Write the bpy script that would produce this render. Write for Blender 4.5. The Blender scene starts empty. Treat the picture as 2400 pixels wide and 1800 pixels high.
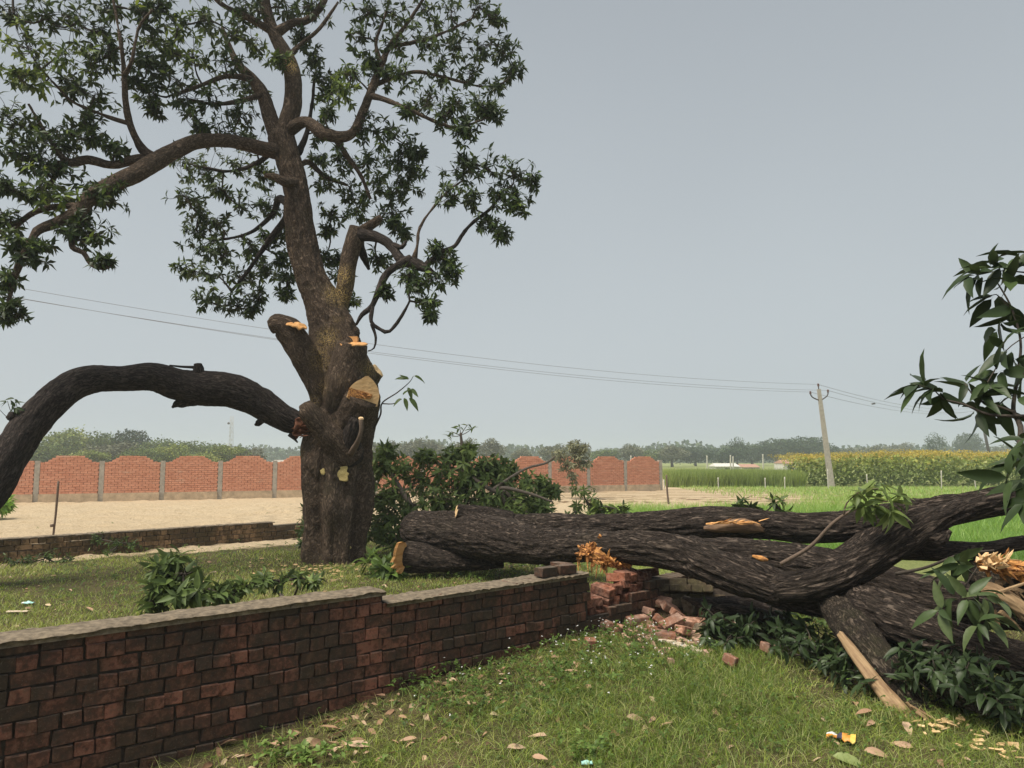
import bpy, bmesh, math, random
import numpy as np
from mathutils import Vector, Matrix

random.seed(7)
RNG = np.random.default_rng(11)
SC = bpy.context.scene
COL = SC.collection

# ------------------------------------------------------------------ camera
F, EYE, PITCH = 1750.0, 1.6, math.radians(5.7)
cd = bpy.data.cameras.new('camera')
cam = bpy.data.objects.new('camera', cd)
COL.objects.link(cam)
cd.sensor_width = 36.0
cd.lens = 36.0 * F / 2400.0
cd.clip_start, cd.clip_end = 0.05, 3000
cam.location = (0, 0, EYE)
cam.rotation_euler = (math.pi / 2 + PITCH, 0, 0)
SC.camera = cam

# ------------------------------------------------------------------ sky, sun, exposure
SUN_EL, SUN_AZ = math.radians(62), math.radians(-125)       # azimuth clockwise from +Y: behind the left shoulder
world = bpy.data.worlds.new('World')
SC.world = world
world.use_nodes = True
wn, wl = world.node_tree.nodes, world.node_tree.links
wn.clear()
wo = wn.new('ShaderNodeOutputWorld')
bg = wn.new('ShaderNodeBackground')
sky = wn.new('ShaderNodeTexSky')
sky.sky_type = 'NISHITA'
sky.sun_disc = False
sky.sun_elevation = SUN_EL
sky.sun_rotation = SUN_AZ
sky.dust_density = 6.0
sky.air_density = 1.2
hs = wn.new('ShaderNodeHueSaturation')
hs.inputs['Saturation'].default_value = 0.22
wl.new(sky.outputs[0], hs.inputs['Color'])
tc = wn.new('ShaderNodeTexCoord')
sx = wn.new('ShaderNodeSeparateXYZ')
wl.new(tc.outputs['Generated'], sx.inputs[0])
ramp = wn.new('ShaderNodeValToRGB')
ramp.color_ramp.elements[0].position = 0.0
ramp.color_ramp.elements[0].color = (5.5, 6.1, 6.4, 1)
ramp.color_ramp.elements[1].position = 0.62
ramp.color_ramp.elements[1].color = (3.35, 3.72, 4.1, 1)
wl.new(sx.outputs['Z'], ramp.inputs[0])
mixw = wn.new('ShaderNodeMix')
mixw.data_type = 'RGBA'
mixw.inputs['Factor'].default_value = 0.82
wl.new(hs.outputs[0], mixw.inputs['A'])
wl.new(ramp.outputs[0], mixw.inputs['B'])
nzw = wn.new('ShaderNodeTexNoise')
nzw.inputs['Scale'].default_value = 1.6
nzw.inputs['Detail'].default_value = 2.0
wl.new(tc.outputs['Generated'], nzw.inputs['Vector'])
mrw = wn.new('ShaderNodeMapRange')
mrw.inputs['To Min'].default_value = 0.93
mrw.inputs['To Max'].default_value = 1.07
wl.new(nzw.outputs[0], mrw.inputs['Value'])
vm = wn.new('ShaderNodeVectorMath')
vm.operation = 'SCALE'
wl.new(mixw.outputs['Result'], vm.inputs[0])
wl.new(mrw.outputs[0], vm.inputs['Scale'])
wl.new(vm.outputs[0], bg.inputs['Color'])
bg.inputs['Strength'].default_value = 0.1
wl.new(bg.outputs[0], wo.inputs['Surface'])

sd = bpy.data.lights.new('sun', 'SUN')
sd.energy = 4.4
sd.angle = math.radians(28)
sd.color = (1.0, 0.93, 0.80)
sun = bpy.data.objects.new('sun', sd)
COL.objects.link(sun)
sv = Vector((math.sin(SUN_AZ) * math.cos(SUN_EL), math.cos(SUN_AZ) * math.cos(SUN_EL), math.sin(SUN_EL)))
sun.rotation_euler = sv.to_track_quat('Z', 'Y').to_euler()
sun.location = (0, 0, 30)

SC.view_settings.view_transform = 'Standard'
SC.view_settings.look = 'None'
SC.view_settings.exposure = 0.18
SC.view_settings.gamma = 1.0
SC.view_settings.use_curve_mapping = False
SC.render.engine = 'CYCLES'
SC.cycles.use_denoising = True
SC.cycles.max_bounces = 6
SC.cycles.diffuse_bounces = 3
SC.cycles.glossy_bounces = 2
SC.cycles.transmission_bounces = 3
SC.cycles.transparent_max_bounces = 6
SC.cycles.volume_bounces = 1

# ------------------------------------------------------------------ surveying helpers: where the things stand
cp, sp = math.cos(PITCH), math.sin(PITCH)
K = 2400.0 / 2212.0


def ray(u, v):
    x, y = (u - 1200.0) / F, (900.0 - v) / F
    return np.array([x, cp - y * sp, sp + y * cp])


def pn(u, v, d):
    r = ray(u, v)
    return np.array([0, 0, EYE]) + r * (d / r[1])


def pd(u, v, d):
    return pn(u * K, v * K, d)


def rad(px, d):
    return px * K / F * d


# main wall line
W0 = np.array([-2.66, 3.88])
WE = np.array([0.752, 0.659]); WE /= np.linalg.norm(WE)
WN = np.array([-WE[1], WE[0]])


def sstep(a, b, x):
    t = np.clip((x - a) / (b - a), 0, 1)
    return t * t * (3 - 2 * t)


def _hash(ix, iy, iz, seed):
    h = (ix * 374761393 + iy * 668265263 + iz * 2147483647 + seed * 1274126177) & 0xFFFFFFFF
    h = ((h ^ (h >> 13)) * 1274126177) & 0xFFFFFFFF
    h = h ^ (h >> 16)
    return (h & 0xFFFF) / 65535.0


def vnoise(P, seed=0):
    P = np.asarray(P, float)
    i = np.floor(P).astype(np.int64)
    f = P - i
    f = f * f * (3 - 2 * f)
    out = 0
    for dx in (0, 1):
        wx = f[..., 0] if dx else 1 - f[..., 0]
        for dy in (0, 1):
            wy = f[..., 1] if dy else 1 - f[..., 1]
            for dz in (0, 1):
                wz = f[..., 2] if dz else 1 - f[..., 2]
                out = out + wx * wy * wz * _hash(i[..., 0] + dx, i[..., 1] + dy, i[..., 2] + dz, seed)
    return out * 2 - 1


def fbm(P, o=3, seed=0):
    s, a, t = 0, 1.0, 0
    P = np.asarray(P, float)
    for k in range(o):
        s = s + a * vnoise(P * 2 ** k, seed + k)
        t += a
        a *= 0.5
    return s / t


def gz(x, y):
    x = np.asarray(x, float); y = np.asarray(y, float)
    dx, dy = x - W0[0], y - W0[1]
    s = dx * WE[0] + dy * WE[1]
    n = dx * WN[0] + dy * WN[1]
    near = np.clip(-0.19 + 0.055 * s, -0.22, 0.04)
    far = 0.1 + 0 * s
    w = np.where(s < 7, 0.0, np.clip((s - 7) * 0.5, 0, 1.2))
    t = sstep(0.0 - w, 0.2 + w, n)
    base = near * (1 - t) + far * t
    P = np.stack([x, y, 0 * x], -1)
    big = fbm(P * 0.5, 2, 3) * 0.035 + fbm(P * 2.3, 2, 5) * 0.014
    damp = 1 - sstep(9, 14, y)
    yy = sstep(11, 16, y) * (-0.1)
    return base + big * damp + yy


def hit(u, v):
    z = 0.0
    r = ray(u, v)
    for _ in range(30):
        t = (z - EYE) / r[2]
        p = np.array([0, 0, EYE]) + r * t
        z = float(gz(p[0], p[1]))
    return np.array([p[0], p[1], z])


# ------------------------------------------------------------------ object helpers
def tag(o, label=None, cat=None, group=None, kind=None):
    if label: o['label'] = label
    if cat: o['category'] = cat
    if group: o['group'] = group
    if kind: o['kind'] = kind
    return o


def empty(name, loc=(0, 0, 0), rz=0):
    o = bpy.data.objects.new(name, None)
    COL.objects.link(o)
    o.location = loc
    o.rotation_euler = (0, 0, rz)
    o.empty_display_size = 0.1
    return o


def link(name, me, parent=None, mat=None):
    o = bpy.data.objects.new(name, me)
    COL.objects.link(o)
    if parent is not None:
        o.parent = parent
        # parts are modelled in world space: undo the parent's own place
        o.matrix_parent_inverse = parent_inv(parent)
    if mat is not None and not me.materials:
        me.materials.append(mat)
    return o


def wm(o):
    m = Matrix.LocRotScale(o.location, o.rotation_euler, o.scale)
    return wm(o.parent) @ o.matrix_parent_inverse @ m if o.parent else m


def parent_inv(p):
    return wm(p).inverted()


def mesh(name, V, Fc, mat, smooth=True, attrs=None):
    me = bpy.data.meshes.new(name)
    V = np.asarray(V, float)
    if isinstance(Fc, np.ndarray):
        Fc = Fc.tolist()
    me.from_pydata(V.tolist(), [], Fc)
    if mat: me.materials.append(mat)
    if smooth:
        me.polygons.foreach_set('use_smooth', [True] * len(me.polygons))
    for k, a in (attrs or {}).items():
        a = np.asarray(a, float)
        if a.ndim == 1:
            at = me.attributes.new(k, 'FLOAT', 'POINT')
            at.data.foreach_set('value', a)
        else:
            at = me.attributes.new(k, 'FLOAT_VECTOR', 'POINT')
            at.data.foreach_set('vector', a.ravel())
    me.update()
    return me


class MB:
    """collects pieces that make ONE mesh"""
    def __init__(s):
        s.V, s.F, s.A, s.n = [], [], {}, 0

    def add(s, V, Fc, **attrs):
        V = np.asarray(V, float)
        s.V.append(V)
        s.F += [[i + s.n for i in f] for f in (Fc.tolist() if isinstance(Fc, np.ndarray) else Fc)]
        for k, a in attrs.items():
            a = np.asarray(a, float)
            if a.ndim == 0: a = np.full(len(V), float(a))
            s.A.setdefault(k, []).append(a)
        s.n += len(V)

    def box(s, c, size, R=None, **attrs):
        h = np.array(size) / 2
        V = np.array([[x, y, z] for x in (-1, 1) for y in (-1, 1) for z in (-1, 1)]) * h
        if R is not None: V = V @ np.asarray(R).T
        s.add(V + np.asarray(c), [[0, 1, 3, 2], [4, 6, 7, 5], [0, 4, 5, 1], [2, 3, 7, 6], [0, 2, 6, 4], [1, 5, 7, 3]], **attrs)

    def build(s, name, mat, parent=None, smooth=True):
        A = {k: np.concatenate(v) for k, v in s.A.items()}
        return link(name, mesh(name, np.concatenate(s.V), s.F, mat, smooth, A), parent)


def spline(pts, rs, step):
    pts, rs = np.asarray(pts, float), np.asarray(rs, float)
    if len(pts) == 2:
        L = np.linalg.norm(pts[1] - pts[0]); n = max(2, int(L / step) + 1)
        t = np.linspace(0, 1, n)[:, None]
        return pts[0] * (1 - t) + pts[1] * t, rs[0] * (1 - t[:, 0]) + rs[1] * t[:, 0]
    P = np.vstack([2 * pts[0] - pts[1], pts, 2 * pts[-1] - pts[-2]])
    R = np.concatenate([[rs[0]], rs, [rs[-1]]])
    oP, oR = [], []
    for i in range(1, len(P) - 2):
        L = np.linalg.norm(P[i + 1] - P[i]); n = max(2, int(L / step))
        t = (np.arange(n) / n)[:, None]
        a, b, c, d = P[i - 1], P[i], P[i + 1], P[i + 2]
        oP.append(0.5 * ((2 * b) + (-a + c) * t + (2 * a - 5 * b + 4 * c - d) * t ** 2 + (-a + 3 * b - 3 * c + d) * t ** 3))
        tt = t[:, 0]; tt = tt * tt * (3 - 2 * tt)
        oR.append(R[i] * (1 - tt) + R[i + 1] * tt)
    oP.append(P[-2:-1]); oR.append(R[-2:-1])
    return np.vstack(oP), np.concatenate(oR)


def frames(C):
    T = np.gradient(C, axis=0)
    T /= np.linalg.norm(T, axis=1)[:, None] + 1e-12
    u = np.cross(T[0], [0.13, 0.31, 0.94]); u /= np.linalg.norm(u)
    U = [u]
    for i in range(1, len(C)):
        u = u - T[i] * np.dot(u, T[i]); u /= np.linalg.norm(u) + 1e-12
        U.append(u)
    U = np.array(U)
    return T, U, np.cross(T, U)


def tube(pts, rs, nseg=12, step=0.06, lump=0.0, bark=0.0, close=(True, True), seed=0, shape=None, furrow=(26, 4.0)):
    """a limb: tapering, lumpy, with relief of bark; returns V, F, bark coordinates"""
    C, R = spline(pts, rs, step)
    T, U, W = frames(C)
    n = len(C)
    s = np.concatenate([[0], np.cumsum(np.linalg.norm(np.diff(C, axis=0), axis=1))])
    a = np.linspace(0, 2 * math.pi, nseg, endpoint=False)
    ca, sa = np.cos(a), np.sin(a)
    Rm = np.repeat(R[:, None], nseg, 1)
    bc = np.stack([ca[None, :] * Rm, sa[None, :] * Rm, np.repeat(s[:, None], nseg, 1)], -1)
    if shape is not None: Rm = Rm * shape(a[None, :], s[:, None] / s[-1])
    if lump:
        Rm = Rm * (1 + lump * fbm(bc * [3.0, 3.0, 2.2] + seed * 7.3, 2, seed))
    if bark:
        w = fbm(bc * [5, 5, 3], 1, seed + 9)[..., None] * np.array([0.02, 0.02, 0.05])
        q = (bc + w) * np.array([furrow[0], furrow[0], furrow[1]])
        rdg = 1 - np.abs(fbm(q, 2, seed + 4)) * 2.2
        Rm = Rm + bark * (np.clip(rdg, -0.4, 1) - 0.5)
    V = C[:, None, :] + Rm[..., None] * (ca[None, :, None] * U[:, None, :] + sa[None, :, None] * W[:, None, :])
    V = V.reshape(-1, 3); bcf = bc.reshape(-1, 3)
    i = np.arange(n - 1)[:, None] * nseg; j = np.arange(nseg)[None, :]; j2 = (j + 1) % nseg
    Fc = np.stack([i + j, i + j2, i + nseg + j2, i + nseg + j], -1).reshape(-1, 4).tolist()
    ex, exb = [], []
    for e, idx in ((0, 0), (1, n - 1)):
        if close[e]:
            k = len(V) + len(ex)
            ex.append(C[idx] + T[idx] * (R[idx] * (0.25 if e else -0.25) * (1 if close[e] is True else 0))); exb.append([0, 0, s[idx]])
            b = idx * nseg
            for q in range(nseg):
                q2 = (q + 1) % nseg
                Fc.append([b + q2, b + q, k] if e == 0 else [b + q, b + q2, k])
    if ex:
        V = np.vstack([V, ex]); bcf = np.vstack([bcf, exb])
    return V, Fc, bcf


# ------------------------------------------------------------------ materials
def nm(name):
    m = bpy.data.materials.new(name)
    m.use_nodes = True
    nt = m.node_tree
    b = nt.nodes['Principled BSDF']
    return m, nt, nt.nodes, nt.links, b


def N(nodes, t, **kw):
    n = nodes.new(t)
    for k, v in kw.items():
        if k in n.inputs.keys(): n.inputs[k].default_value = v
        else: setattr(n, k, v)
    return n


def rampn(nodes, cols):
    r = nodes.new('ShaderNodeValToRGB')
    e = r.color_ramp.elements
    while len(e) < len(cols): e.new(0.5)
    for i, (p, c) in enumerate(cols):
        e[i].position = p; e[i].color = (*c, 1)
    return r


def mixc(nodes, links, fac, a, b, mode='MIX'):
    m = nodes.new('ShaderNodeMix'); m.data_type = 'RGBA'; m.blend_type = mode
    for sock, val in (('Factor', fac), ('A', a), ('B', b)):
        if isinstance(val, (int, float)): m.inputs[sock].default_value = val
        elif isinstance(val, tuple): m.inputs[sock].default_value = (*val, 1)
        else: links.new(val, m.inputs[sock])
    return m.outputs['Result']


def mapv(nodes, links, src, scale, loc=(0, 0, 0)):
    m = nodes.new('ShaderNodeMapping')
    m.inputs['Scale'].default_value = scale
    m.inputs['Location'].default_value = loc
    links.new(src, m.inputs[0])
    return m.outputs[0]


def noise(nodes, links, vec, scale, detail=3, rough=0.55, dist=0.0):
    n = nodes.new('ShaderNodeTexNoise')
    n.inputs['Scale'].default_value = scale
    n.inputs['Detail'].default_value = detail
    n.inputs['Roughness'].default_value = rough
    n.inputs['Distortion'].default_value = dist
    if vec is not None: links.new(vec, n.inputs['Vector'])
    return n.outputs[0]


def mrange(nodes, links, src, a, b, c=0.0, d=1.0):
    m = nodes.new('ShaderNodeMapRange')
    for k, v in zip(('From Min', 'From Max', 'To Min', 'To Max'), (a, b, c, d)): m.inputs[k].default_value = v
    links.new(src, m.inputs['Value'])
    return m.outputs[0]


def bump(nodes, links, h, strength, dist, bsdf, prev=None):
    b = nodes.new('ShaderNodeBump')
    b.inputs['Strength'].default_value = strength
    b.inputs['Distance'].default_value = dist
    links.new(h, b.inputs['Height'])
    if prev is not None: links.new(prev, b.inputs['Normal'])
    links.new(b.outputs[0], bsdf.inputs['Normal'])
    return b.outputs[0]


def bark_mat(name, dark, light, moss=(0.05, 0.05, 0.022), ridge=(26, 5), moss_amt=0.35, strength=0.9, crack=0.11):
    m, nt, ns, ls, b = nm(name)
    at = N(ns, 'ShaderNodeAttribute', attribute_name='bc')
    v = mapv(ns, ls, at.outputs['Vector'], (1, 1, ridge[1] / ridge[0]))
    n1 = noise(ns, ls, v, ridge[0], 7, 0.6, 1.3)
    n1b = noise(ns, ls, mapv(ns, ls, at.outputs['Vector'], (1, 1, 0.35)), 75, 3, 0.6, 0.3)
    n2 = noise(ns, ls, at.outputs['Vector'], 2.6, 4, 0.6)
    n3 = noise(ns, ls, at.outputs['Vector'], 130, 3, 0.7)
    sb = N(ns, 'ShaderNodeMath', operation='SUBTRACT'); ls.new(n1, sb.inputs[0]); sb.inputs[1].default_value = 0.5
    ab = N(ns, 'ShaderNodeMath', operation='ABSOLUTE'); ls.new(sb.outputs[0], ab.inputs[0])
    n1 = mrange(ns, ls, ab.outputs[0], 0.0, crack)
    rr = n1
    c = mixc(ns, ls, rr, dark, light)
    c = mixc(ns, ls, mrange(ns, ls, n1b, 0.35, 0.7, 0.0, 0.55), c, tuple(x * 0.45 for x in dark))
    c = mixc(ns, ls, mrange(ns, ls, n2, 0.52, 0.72, 0, moss_amt), c, moss)
    c = mixc(ns, ls, mrange(ns, ls, n3, 0.66, 0.74, 0, 0.5), c, tuple(min(1, x * 2.6) for x in light))
    du = N(ns, 'ShaderNodeAttribute', attribute_name='dust')
    n4 = noise(ns, ls, at.outputs['Vector'], 55, 3, 0.7)
    mul = N(ns, 'ShaderNodeMath', operation='MULTIPLY')
    ls.new(du.outputs['Fac'], mul.inputs[0]); ls.new(mrange(ns, ls, n4, 0.49, 0.56), mul.inputs[1])
    c = mixc(ns, ls, mul.outputs[0], c, (0.66, 0.46, 0.17))
    ls.new(c, b.inputs['Base Color'])
    b.inputs['Roughness'].default_value = 0.9
    b.inputs['Specular IOR Level'].default_value = 0.25
    p = bump(ns, ls, n1, strength, 0.03, b)
    bump(ns, ls, n1b, strength * 0.8, 0.012, b, p)
    return m


M = {}
M['bark'] = bark_mat('tree_bark', (0.07, 0.047, 0.032), (0.28, 0.20, 0.142), ridge=(19, 9), strength=0.8, crack=0.16)
M['bark_dark'] = bark_mat('branch_bark', (0.022, 0.016, 0.014), (0.095, 0.073, 0.062), moss=(0.03, 0.03, 0.02), ridge=(22, 6), strength=0.7)
M['log'] = bark_mat('log_bark', (0.022, 0.015, 0.012), (0.148, 0.112, 0.089), moss=(0.07, 0.058, 0.04), ridge=(30, 5.2), moss_amt=0.35, strength=1.0, crack=0.125)
M['log_moss'] = bark_mat('mossy_log_bark', (0.025, 0.018, 0.013), (0.12, 0.092, 0.068), moss=(0.085, 0.085, 0.035), ridge=(34, 11), moss_amt=0.6, strength=0.9)


def wood_mat(name, pale, deep, grain=(60, 60, 8), lo=0.35, hi=0.7):
    m, nt, ns, ls, b = nm(name)
    at = N(ns, 'ShaderNodeAttribute', attribute_name='bc')
    v = mapv(ns, ls, at.outputs['Vector'], grain)
    n1 = noise(ns, ls, v, 1.0, 5, 0.65, 0.4)
    n2 = noise(ns, ls, at.outputs['Vector'], 9, 3, 0.6, 0.8)
    c = mixc(ns, ls, mrange(ns, ls, n1, lo, hi), pale, deep)
    c = mixc(ns, ls, mrange(ns, ls, n2, 0.5, 0.75, 0, 0.55), c, deep)
    ls.new(c, b.inputs['Base Color'])
    b.inputs['Roughness'].default_value = 0.75
    bump(ns, ls, n1, 0.8, 0.012, b)
    return m


M['cut'] = wood_mat('fresh_cut_wood', (0.78, 0.55, 0.30), (0.60, 0.36, 0.15), (14, 14, 3), 0.4, 0.8)
M['cut_tan'] = wood_mat('tan_sawn_wood', (0.70, 0.46, 0.22), (0.50, 0.28, 0.11), (26, 10, 3), 0.42, 0.8)
M['cut_orange'] = wood_mat('fresh_orange_wood', (0.80, 0.46, 0.19), (0.62, 0.27, 0.07), (30, 6, 3))
M['torn'] = wood_mat('torn_orange_wood', (0.64, 0.30, 0.08), (0.16, 0.05, 0.015), (60, 60, 20), .4, .62)
M['torn_pale'] = wood_mat('split_pale_wood', (0.40, 0.27, 0.145), (0.17, 0.095, 0.045), (60, 60, 5))


def leaf_mat(name, cols, rough=0.5, trans=0.25, spec=0.28, back=1.25):
    m, nt, ns, ls, b = nm(name)
    at = N(ns, 'ShaderNodeAttribute', attribute_name='tint')
    r = rampn(ns, cols)
    ls.new(at.outputs['Fac'], r.inputs[0])
    ge = ns.new('ShaderNodeNewGeometry')
    n2 = noise(ns, ls, ge.outputs['Position'], 30, 2)
    c = mixc(ns, ls, mrange(ns, ls, n2, 0.3, 0.7, 0, 0.35), r.outputs[0], tuple(x * 0.6 for x in cols[1][1]))
    hsv = N(ns, 'ShaderNodeHueSaturation')
    hsv.inputs['Saturation'].default_value = 0.8
    hsv.inputs['Value'].default_value = back
    ls.new(c, hsv.inputs['Color'])
    c2 = mixc(ns, ls, ge.outputs['Backfacing'], c, hsv.outputs[0])
    ls.new(c2, b.inputs['Base Color'])
    b.inputs['Roughness'].default_value = rough
    b.inputs['Specular IOR Level'].default_value = spec
    tr = ns.new('ShaderNodeBsdfTranslucent')
    hs2 = N(ns, 'ShaderNodeHueSaturation')
    hs2.inputs['Value'].default_value = 1.6
    hs2.inputs['Hue'].default_value = 0.48
    ls.new(c, hs2.inputs['Color']); ls.new(hs2.outputs[0], tr.inputs['Color'])
    mx = ns.new('ShaderNodeMixShader'); mx.inputs[0].default_value = trans
    ls.new(b.outputs[0], mx.inputs[1]); ls.new(tr.outputs[0], mx.inputs[2])
    ls.new(mx.outputs[0], ns['Material Output'].inputs['Surface'])
    return m


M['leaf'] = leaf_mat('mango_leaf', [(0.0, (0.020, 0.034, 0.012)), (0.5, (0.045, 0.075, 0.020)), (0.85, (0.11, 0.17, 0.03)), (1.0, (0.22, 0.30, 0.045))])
M['leaf_pile'] = leaf_mat('cut_branch_leaf', [(0.0, (0.045, 0.07, 0.022)), (0.5, (0.115, 0.17, 0.045)), (0.85, (0.21, 0.28, 0.08)), (1.0, (0.30, 0.38, 0.10))], rough=0.48)
M['leaf_near'] = leaf_mat('near_mango_leaf', [(0.0, (0.020, 0.034, 0.012)), (0.5, (0.036, 0.060, 0.020)), (0.85, (0.075, 0.115, 0.038)), (1.0, (0.14, 0.17, 0.07))], rough=0.45, trans=0.12)
M['leaf_bright'] = leaf_mat('bright_leaf', [(0.0, (0.08, 0.12, 0.035)), (0.5, (0.16, 0.22, 0.06)), (0.85, (0.28, 0.35, 0.12)), (1.0, (0.4, 0.46, 0.2))], rough=0.45, trans=0.3)
M['grass'] = leaf_mat('grass', [(0.0, (0.085, 0.14, 0.02)), (0.45, (0.22, 0.32, 0.045)), (0.8, (0.40, 0.46, 0.09)), (1.0, (0.55, 0.49, 0.24))], rough=0.6, trans=0.3, spec=0.2, back=1.0)
M['weed'] = leaf_mat('weed', [(0.0, (0.045, 0.075, 0.02)), (0.5, (0.09, 0.15, 0.03)), (0.85, (0.15, 0.24, 0.05)), (1.0, (0.22, 0.32, 0.08))], rough=0.5, trans=0.3)
M['crop'] = leaf_mat('green_crop', [(0.0, (0.10, 0.20, 0.03)), (0.5, (0.17, 0.34, 0.04)), (0.85, (0.27, 0.44, 0.07)), (1.0, (0.40, 0.50, 0.12))], rough=0.6, trans=0.3)
M['far_leaf'] = leaf_mat('far_foliage', [(0.0, (0.04, 0.07, 0.02)), (0.5, (0.13, 0.18, 0.04)), (0.85, (0.25, 0.30, 0.06)), (1.0, (0.36, 0.37, 0.09))], rough=0.7, trans=0.15, spec=0.2)
M['flower'] = leaf_mat('mustard_flower', [(0.0, (0.24, 0.22, 0.05)), (0.5, (0.45, 0.36, 0.06)), (0.85, (0.58, 0.44, 0.07)), (1.0, (0.65, 0.55, 0.15))], rough=0.7, trans=0.3)
M['white_flower'] = leaf_mat('white_flower', [(0.0, (0.7, 0.7, 0.68)), (0.5, (0.75, 0.75, 0.72)), (0.85, (0.8, 0.8, 0.8)), (1.0, (0.8, 0.8, 0.8))], rough=0.7, trans=0.2)
M['dead'] = leaf_mat('dead_leaf', [(0.0, (0.20, 0.11, 0.06)), (0.5, (0.46, 0.28, 0.18)), (0.85, (0.62, 0.46, 0.32)), (1.0, (0.7, 0.6, 0.3))], rough=0.6, trans=0.1)


def flat(name, col, rough=0.7, var=0.3, scale=20, bmp=0.4, dist=0.01):
    m, nt, ns, ls, b = nm(name)
    ge = ns.new('ShaderNodeNewGeometry')
    n1 = noise(ns, ls, ge.outputs['Position'], scale, 4, 0.6)
    c = mixc(ns, ls, mrange(ns, ls, n1, 0.3, 0.7), tuple(x * (1 - var) for x in col), tuple(min(1, x * (1 + var)) for x in col))
    ls.new(c, b.inputs['Base Color'])
    b.inputs['Roughness'].default_value = rough
    b.inputs['Specular IOR Level'].default_value = 0.3
    if bmp: bump(ns, ls, n1, bmp, dist, b)
    return m


def brick_mat(name, dark, red, bias=0.0, moss=0.5, mossc=(0.062, 0.055, 0.035), dust=0.0):
    m, nt, ns, ls, b = nm(name)
    oi = ns.new('ShaderNodeObjectInfo')
    ge = ns.new('ShaderNodeNewGeometry')
    big = noise(ns, ls, ge.outputs['Position'], 1.5, 3, 0.6)
    fin = noise(ns, ls, ge.outputs['Position'], 26, 5, 0.65)
    fi2 = noise(ns, ls, ge.outputs['Position'], 110, 3, 0.7)
    a = N(ns, 'ShaderNodeMath', operation='ADD')
    ls.new(mrange(ns, ls, oi.outputs['Random'], 0, 1, -0.33, 0.36), a.inputs[0])
    ls.new(mrange(ns, ls, big, 0.35, 0.65, 0.0 + bias, 1.0 + bias), a.inputs[1])
    a2 = N(ns, 'ShaderNodeMath', operation='ADD')
    ls.new(a.outputs[0], a2.inputs[0])
    ls.new(mrange(ns, ls, fin, 0.3, 0.7, -0.55, 0.55), a2.inputs[1])
    a2.use_clamp = True
    mid = tuple((x + y) / 2 * 0.8 for x, y in zip(dark, red))
    r = rampn(ns, [(0.0, dark), (0.5, mid), (0.8, red), (1.0, tuple(min(1, x * 1.5) for x in red))])
    ls.new(a2.outputs[0], r.inputs[0])
    stn = noise(ns, ls, mapv(ns, ls, ge.outputs['Position'], (4, 4, 1.3)), 1.0, 5, 0.7)
    c = mixc(ns, ls, mrange(ns, ls, stn, 0.45, 0.62, 0, moss), r.outputs[0], tuple(x * 0.55 for x in mossc))
    c = mixc(ns, ls, mrange(ns, ls, fin, 0.48, 0.7, 0, moss), c, mossc)
    c = mixc(ns, ls, mrange(ns, ls, fi2, 0.60, 0.72, 0, 0.6), c, (0.22, 0.18, 0.13))
    if dust:
        sx = ns.new('ShaderNodeSeparateXYZ'); ls.new(ge.outputs['Normal'], sx.inputs[0])
        n6 = noise(ns, ls, ge.outputs['Position'], 12, 4, 0.6)
        mu = N(ns, 'ShaderNodeMath', operation='MULTIPLY')
        ls.new(mrange(ns, ls, sx.outputs['Z'], 0.5, 0.95, 0, dust), mu.inputs[0])
        ls.new(mrange(ns, ls, n6, 0.35, 0.55), mu.inputs[1])
        c = mixc(ns, ls, mu.outputs[0], c, (0.36, 0.32, 0.26))
    ls.new(c, b.inputs['Base Color'])
    b.inputs['Roughness'].default_value = 0.9
    b.inputs['Specular IOR Level'].default_value = 0.2
    p = bump(ns, ls, fin, 0.5, 0.012, b)
    bump(ns, ls, fi2, 0.4, 0.004, b, p)
    return m


M['brick'] = brick_mat('old_brick', (0.060, 0.041, 0.030), (0.19, 0.078, 0.052), bias=-0.06, moss=0.6, mossc=(0.085, 0.066, 0.042), dust=0.2)
M['brick_low'] = brick_mat('dusty_brick', (0.085, 0.062, 0.04), (0.26, 0.17, 0.10), bias=0.0, moss=0.55, mossc=(0.13, 0.105, 0.05), dust=0.6)
M['brick_red'] = brick_mat('broken_red_brick', (0.23, 0.10, 0.06), (0.42, 0.22, 0.145), bias=0.0, moss=0.45, mossc=(0.40, 0.31, 0.26))
M['brick_inside'] = brick_mat('raw_broken_brick', (0.06, 0.024, 0.016), (0.21, 0.078, 0.045), bias=-0.1, moss=0.55, mossc=(0.28, 0.19, 0.15))
def far_brick():
    m, nt, ns, ls, b = nm('boundary_brick')
    ge = ns.new('ShaderNodeNewGeometry')
    n1 = noise(ns, ls, mapv(ns, ls, ge.outputs['Position'], (3.5, 3.5, 12)), 1.0, 4, .7)
    n2 = noise(ns, ls, mapv(ns, ls, ge.outputs['Position'], (1.2, 1.2, 14), (5, 3, 1)), 1.0, 4, .7)
    n3 = noise(ns, ls, ge.outputs['Position'], 0.5, 3, .6)
    c = mixc(ns, ls, mrange(ns, ls, n1, .35, .65), (0.52, 0.22, 0.14), (0.74, 0.36, 0.24))
    c = mixc(ns, ls, mrange(ns, ls, n2, .60, .68, 0, .6), c, (0.62, 0.45, 0.34))
    c = mixc(ns, ls, mrange(ns, ls, n3, .4, .7, 0, .25), c, (0.55, 0.28, 0.18))
    ls.new(c, b.inputs['Base Color']); b.inputs['Roughness'].default_value = .9; b.inputs['Specular IOR Level'].default_value = .15
    return m


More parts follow.
